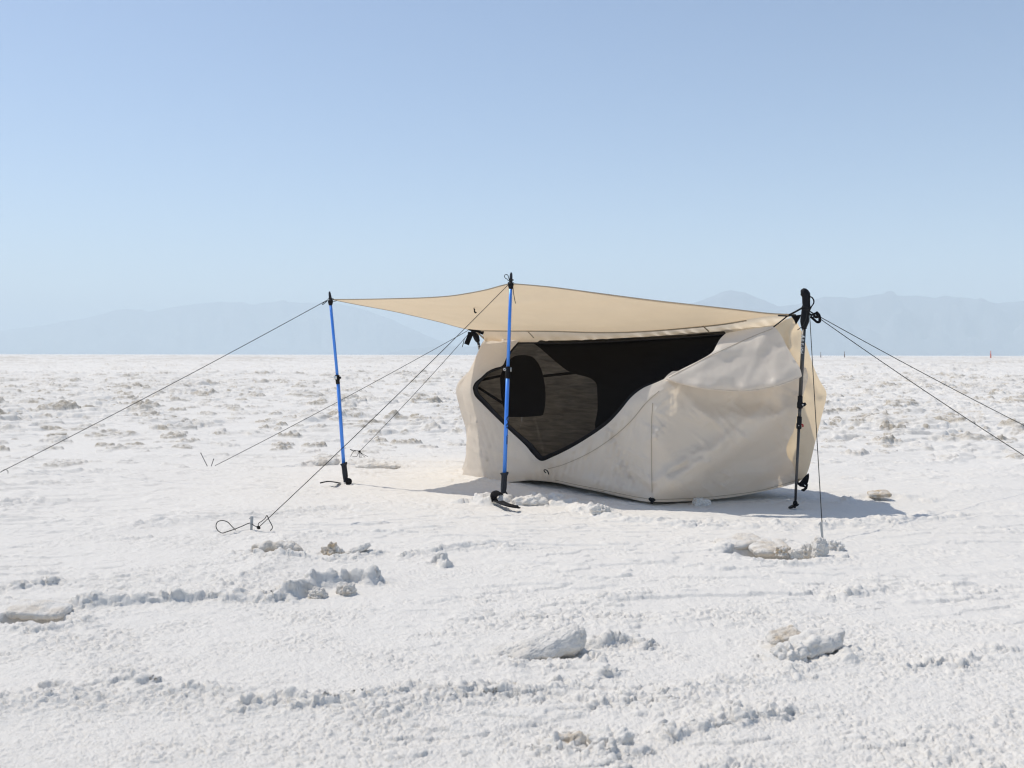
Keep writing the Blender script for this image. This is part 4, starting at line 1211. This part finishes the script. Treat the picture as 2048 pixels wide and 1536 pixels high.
# dark pole cords
TR = at(1619, 622, 4.98)
rope("upper of two dark cords running from the dark pole out past the right edge", [("line", line(TR, at(2240, 944, 6.3), 0.02)), ("wrap", px3([(1602, 616), (1610, 614), (1620, 617), (1612, 620), (1603, 617)], 4.955))])
rope("lower of two dark cords running from the dark pole out past the right edge", [("line", line(TR + Vector((0.002, 0, -0.003)), at(2240, 1030, 4.75), 0.02))])
S7 = gp(1646, 1080, 0.0)
rope("dark cord dropping from the dark pole to a peg by the broken salt plates", [("line", line(at(1619, 624, 4.96), S7, 0.004)), ("tail", px3([(1615, 618), (1613, 634), (1608, 648), (1603, 654), (1595, 660)], 4.95))])
peg(gp(1645, 1079, 0.0), Vector((-0.12, -0.02, 1)), 0.072, 0.007, "slim pale metal peg leaning beside the cord at the broken salt plates", M_peg)
def rod(label, a, b_, r=0.0025):
    o = thing("tent_peg", a, label, "tent peg", "pegs holding the guy ropes")
    b = MB(); d = (b_ - a).normalized(); b.tube([a - d * 0.08, a, b_], [r * .6, r, r], 8); b.build("shank", M_grey, o)
    b = MB(); b.tube([b_, b_ + d * 0.006], [r * 1.5, r * 1.2], 8); b.build("head", M_plast, o)
ga = gp(414, 931, 0.0); rod("long thin dark peg leaning left in the open salt at far left", ga, at(402, 907, ga.y))
gb = gp(423, 931, 0.0); rod("short thin dark peg leaning right where a cord meets the salt", gb, at(427, 919, gb.y))

# ------------------------------------------------------------------ marker posts on the horizon
def post(px, base_y, top_y, dist, w, mat, label):
    o = thing("marker_post", at(px, base_y, dist), label, "marker post")
    a, c = at(px, base_y + 4, dist), at(px, top_y, dist)
    b = MB(); b.tube([a, a.lerp(c, 0.55), a.lerp(c, 0.6), c], [w, w, w * .6, w * .55], 12); b.build("post", mat, o)
    b = MB(); b.tube([c, c + Vector((0, 0, w * .6))], [w * .75, w * .4], 12); b.build("cap", mat, o)
post(1981.5, 712, 702, 120, 0.065, M_orange, "small orange marker post far away on the horizon at the right")
post(1641.5, 711, 704.5, 160, 0.06, M_post, "small dark post on the horizon just right of the tent, left of its twin")
post(1689, 711, 703.5, 160, 0.075, M_post, "small dark post on the horizon between the tent cords, right of its twin")

# ------------------------------------------------------------------ loose salt lumps and plates
def chunk(label, px, py, size, rot=0.0, tilt=(0.0, 0.0), kind="lump", dirt=0.0, seed=0, sink=0.25, cell=0.02, amp=0.3, lift=0.0, back=False):
    """size (x, y, z) in metres; stands where photo pixel (px, py) meets the ground"""
    g = gp(px, py, 0.0)
    g = Vector((g.x, g.y + size[1] * 0.5, H(g.x, g.y + size[1] * 0.5)))
    if back:                                 # rests on the rim behind a hollow and overhangs it
        g.z = H(g.x, g.y + size[1] * 0.75)
    n1, n2 = 170, 100
    th = np.linspace(0, 2 * np.pi, n1, endpoint=False); ph = np.linspace(-np.pi / 2, np.pi / 2, n2)
    T, P = np.meshgrid(th, ph)
    e = 0.55 if kind == "plate" else 0.85
    f = lambda c: np.sign(c) * np.abs(c) ** e
    S = np.stack([f(np.cos(P)) * f(np.cos(T)), f(np.cos(P)) * f(np.sin(T)), f(np.sin(P))], -1).reshape(-1, 3)
    s = np.array(size) / 2
    p = S * s
    o = seed * 3.7
    nrm = S / np.maximum(np.linalg.norm(S, axis=1), 1e-6)[:, None]
    cell *= 0.72
    big = pn3(p / (max(size) * 0.42) + o, seed) ; mid = pn3(p / (max(size) * 0.16) + o, seed + 3)
    pop = np.clip(1 - worley3(p / cell + o, seed) / 0.75, 0, 1) ** 0.5; pop2 = np.clip(1 - worley3(p / (cell * 0.45) + o, seed + 5) / 0.75, 0, 1) ** 0.5
    m = min(size)
    p = p + nrm * (m * (0.42 * amp * big + 0.55 * amp * mid) + cell * 0.28 * pop + cell * 0.17 * pop2 + cell * 0.10 * np.clip(1 - worley3(p / (cell * 0.24) + o, seed + 6) / 0.75, 0, 1) ** 0.5)[:, None]
    if kind == "wedge":                      # rises to one side
        p[:, 2] *= 0.55 + 0.75 * (p[:, 0] / size[0] + 0.5)
        p[:, 2] += size[2] * 0.25 * (p[:, 0] / size[0])
    Rm = np.array(Matrix.Rotation(rot, 3, 'Z') @ Matrix.Rotation(tilt[0], 3, 'X') @ Matrix.Rotation(tilt[1], 3, 'Y'))
    w = p @ Rm.T
    zmin = w[:, 2].min(); zr = w[:, 2].max() - zmin
    w[:, 2] += -zmin - (sink if (back or kind == 'plate') else sink + 0.13) * zr + lift
    w += np.array(g)
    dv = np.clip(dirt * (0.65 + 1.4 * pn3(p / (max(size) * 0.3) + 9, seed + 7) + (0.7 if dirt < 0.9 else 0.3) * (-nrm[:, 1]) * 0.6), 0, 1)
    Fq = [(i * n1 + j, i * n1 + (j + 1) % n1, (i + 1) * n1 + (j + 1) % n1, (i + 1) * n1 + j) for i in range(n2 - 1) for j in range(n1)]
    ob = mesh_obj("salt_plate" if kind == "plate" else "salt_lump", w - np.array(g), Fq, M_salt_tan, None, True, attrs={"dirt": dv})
    ob.location = g
    return tag(ob, label, "salt crust", "loose pieces of salt crust")

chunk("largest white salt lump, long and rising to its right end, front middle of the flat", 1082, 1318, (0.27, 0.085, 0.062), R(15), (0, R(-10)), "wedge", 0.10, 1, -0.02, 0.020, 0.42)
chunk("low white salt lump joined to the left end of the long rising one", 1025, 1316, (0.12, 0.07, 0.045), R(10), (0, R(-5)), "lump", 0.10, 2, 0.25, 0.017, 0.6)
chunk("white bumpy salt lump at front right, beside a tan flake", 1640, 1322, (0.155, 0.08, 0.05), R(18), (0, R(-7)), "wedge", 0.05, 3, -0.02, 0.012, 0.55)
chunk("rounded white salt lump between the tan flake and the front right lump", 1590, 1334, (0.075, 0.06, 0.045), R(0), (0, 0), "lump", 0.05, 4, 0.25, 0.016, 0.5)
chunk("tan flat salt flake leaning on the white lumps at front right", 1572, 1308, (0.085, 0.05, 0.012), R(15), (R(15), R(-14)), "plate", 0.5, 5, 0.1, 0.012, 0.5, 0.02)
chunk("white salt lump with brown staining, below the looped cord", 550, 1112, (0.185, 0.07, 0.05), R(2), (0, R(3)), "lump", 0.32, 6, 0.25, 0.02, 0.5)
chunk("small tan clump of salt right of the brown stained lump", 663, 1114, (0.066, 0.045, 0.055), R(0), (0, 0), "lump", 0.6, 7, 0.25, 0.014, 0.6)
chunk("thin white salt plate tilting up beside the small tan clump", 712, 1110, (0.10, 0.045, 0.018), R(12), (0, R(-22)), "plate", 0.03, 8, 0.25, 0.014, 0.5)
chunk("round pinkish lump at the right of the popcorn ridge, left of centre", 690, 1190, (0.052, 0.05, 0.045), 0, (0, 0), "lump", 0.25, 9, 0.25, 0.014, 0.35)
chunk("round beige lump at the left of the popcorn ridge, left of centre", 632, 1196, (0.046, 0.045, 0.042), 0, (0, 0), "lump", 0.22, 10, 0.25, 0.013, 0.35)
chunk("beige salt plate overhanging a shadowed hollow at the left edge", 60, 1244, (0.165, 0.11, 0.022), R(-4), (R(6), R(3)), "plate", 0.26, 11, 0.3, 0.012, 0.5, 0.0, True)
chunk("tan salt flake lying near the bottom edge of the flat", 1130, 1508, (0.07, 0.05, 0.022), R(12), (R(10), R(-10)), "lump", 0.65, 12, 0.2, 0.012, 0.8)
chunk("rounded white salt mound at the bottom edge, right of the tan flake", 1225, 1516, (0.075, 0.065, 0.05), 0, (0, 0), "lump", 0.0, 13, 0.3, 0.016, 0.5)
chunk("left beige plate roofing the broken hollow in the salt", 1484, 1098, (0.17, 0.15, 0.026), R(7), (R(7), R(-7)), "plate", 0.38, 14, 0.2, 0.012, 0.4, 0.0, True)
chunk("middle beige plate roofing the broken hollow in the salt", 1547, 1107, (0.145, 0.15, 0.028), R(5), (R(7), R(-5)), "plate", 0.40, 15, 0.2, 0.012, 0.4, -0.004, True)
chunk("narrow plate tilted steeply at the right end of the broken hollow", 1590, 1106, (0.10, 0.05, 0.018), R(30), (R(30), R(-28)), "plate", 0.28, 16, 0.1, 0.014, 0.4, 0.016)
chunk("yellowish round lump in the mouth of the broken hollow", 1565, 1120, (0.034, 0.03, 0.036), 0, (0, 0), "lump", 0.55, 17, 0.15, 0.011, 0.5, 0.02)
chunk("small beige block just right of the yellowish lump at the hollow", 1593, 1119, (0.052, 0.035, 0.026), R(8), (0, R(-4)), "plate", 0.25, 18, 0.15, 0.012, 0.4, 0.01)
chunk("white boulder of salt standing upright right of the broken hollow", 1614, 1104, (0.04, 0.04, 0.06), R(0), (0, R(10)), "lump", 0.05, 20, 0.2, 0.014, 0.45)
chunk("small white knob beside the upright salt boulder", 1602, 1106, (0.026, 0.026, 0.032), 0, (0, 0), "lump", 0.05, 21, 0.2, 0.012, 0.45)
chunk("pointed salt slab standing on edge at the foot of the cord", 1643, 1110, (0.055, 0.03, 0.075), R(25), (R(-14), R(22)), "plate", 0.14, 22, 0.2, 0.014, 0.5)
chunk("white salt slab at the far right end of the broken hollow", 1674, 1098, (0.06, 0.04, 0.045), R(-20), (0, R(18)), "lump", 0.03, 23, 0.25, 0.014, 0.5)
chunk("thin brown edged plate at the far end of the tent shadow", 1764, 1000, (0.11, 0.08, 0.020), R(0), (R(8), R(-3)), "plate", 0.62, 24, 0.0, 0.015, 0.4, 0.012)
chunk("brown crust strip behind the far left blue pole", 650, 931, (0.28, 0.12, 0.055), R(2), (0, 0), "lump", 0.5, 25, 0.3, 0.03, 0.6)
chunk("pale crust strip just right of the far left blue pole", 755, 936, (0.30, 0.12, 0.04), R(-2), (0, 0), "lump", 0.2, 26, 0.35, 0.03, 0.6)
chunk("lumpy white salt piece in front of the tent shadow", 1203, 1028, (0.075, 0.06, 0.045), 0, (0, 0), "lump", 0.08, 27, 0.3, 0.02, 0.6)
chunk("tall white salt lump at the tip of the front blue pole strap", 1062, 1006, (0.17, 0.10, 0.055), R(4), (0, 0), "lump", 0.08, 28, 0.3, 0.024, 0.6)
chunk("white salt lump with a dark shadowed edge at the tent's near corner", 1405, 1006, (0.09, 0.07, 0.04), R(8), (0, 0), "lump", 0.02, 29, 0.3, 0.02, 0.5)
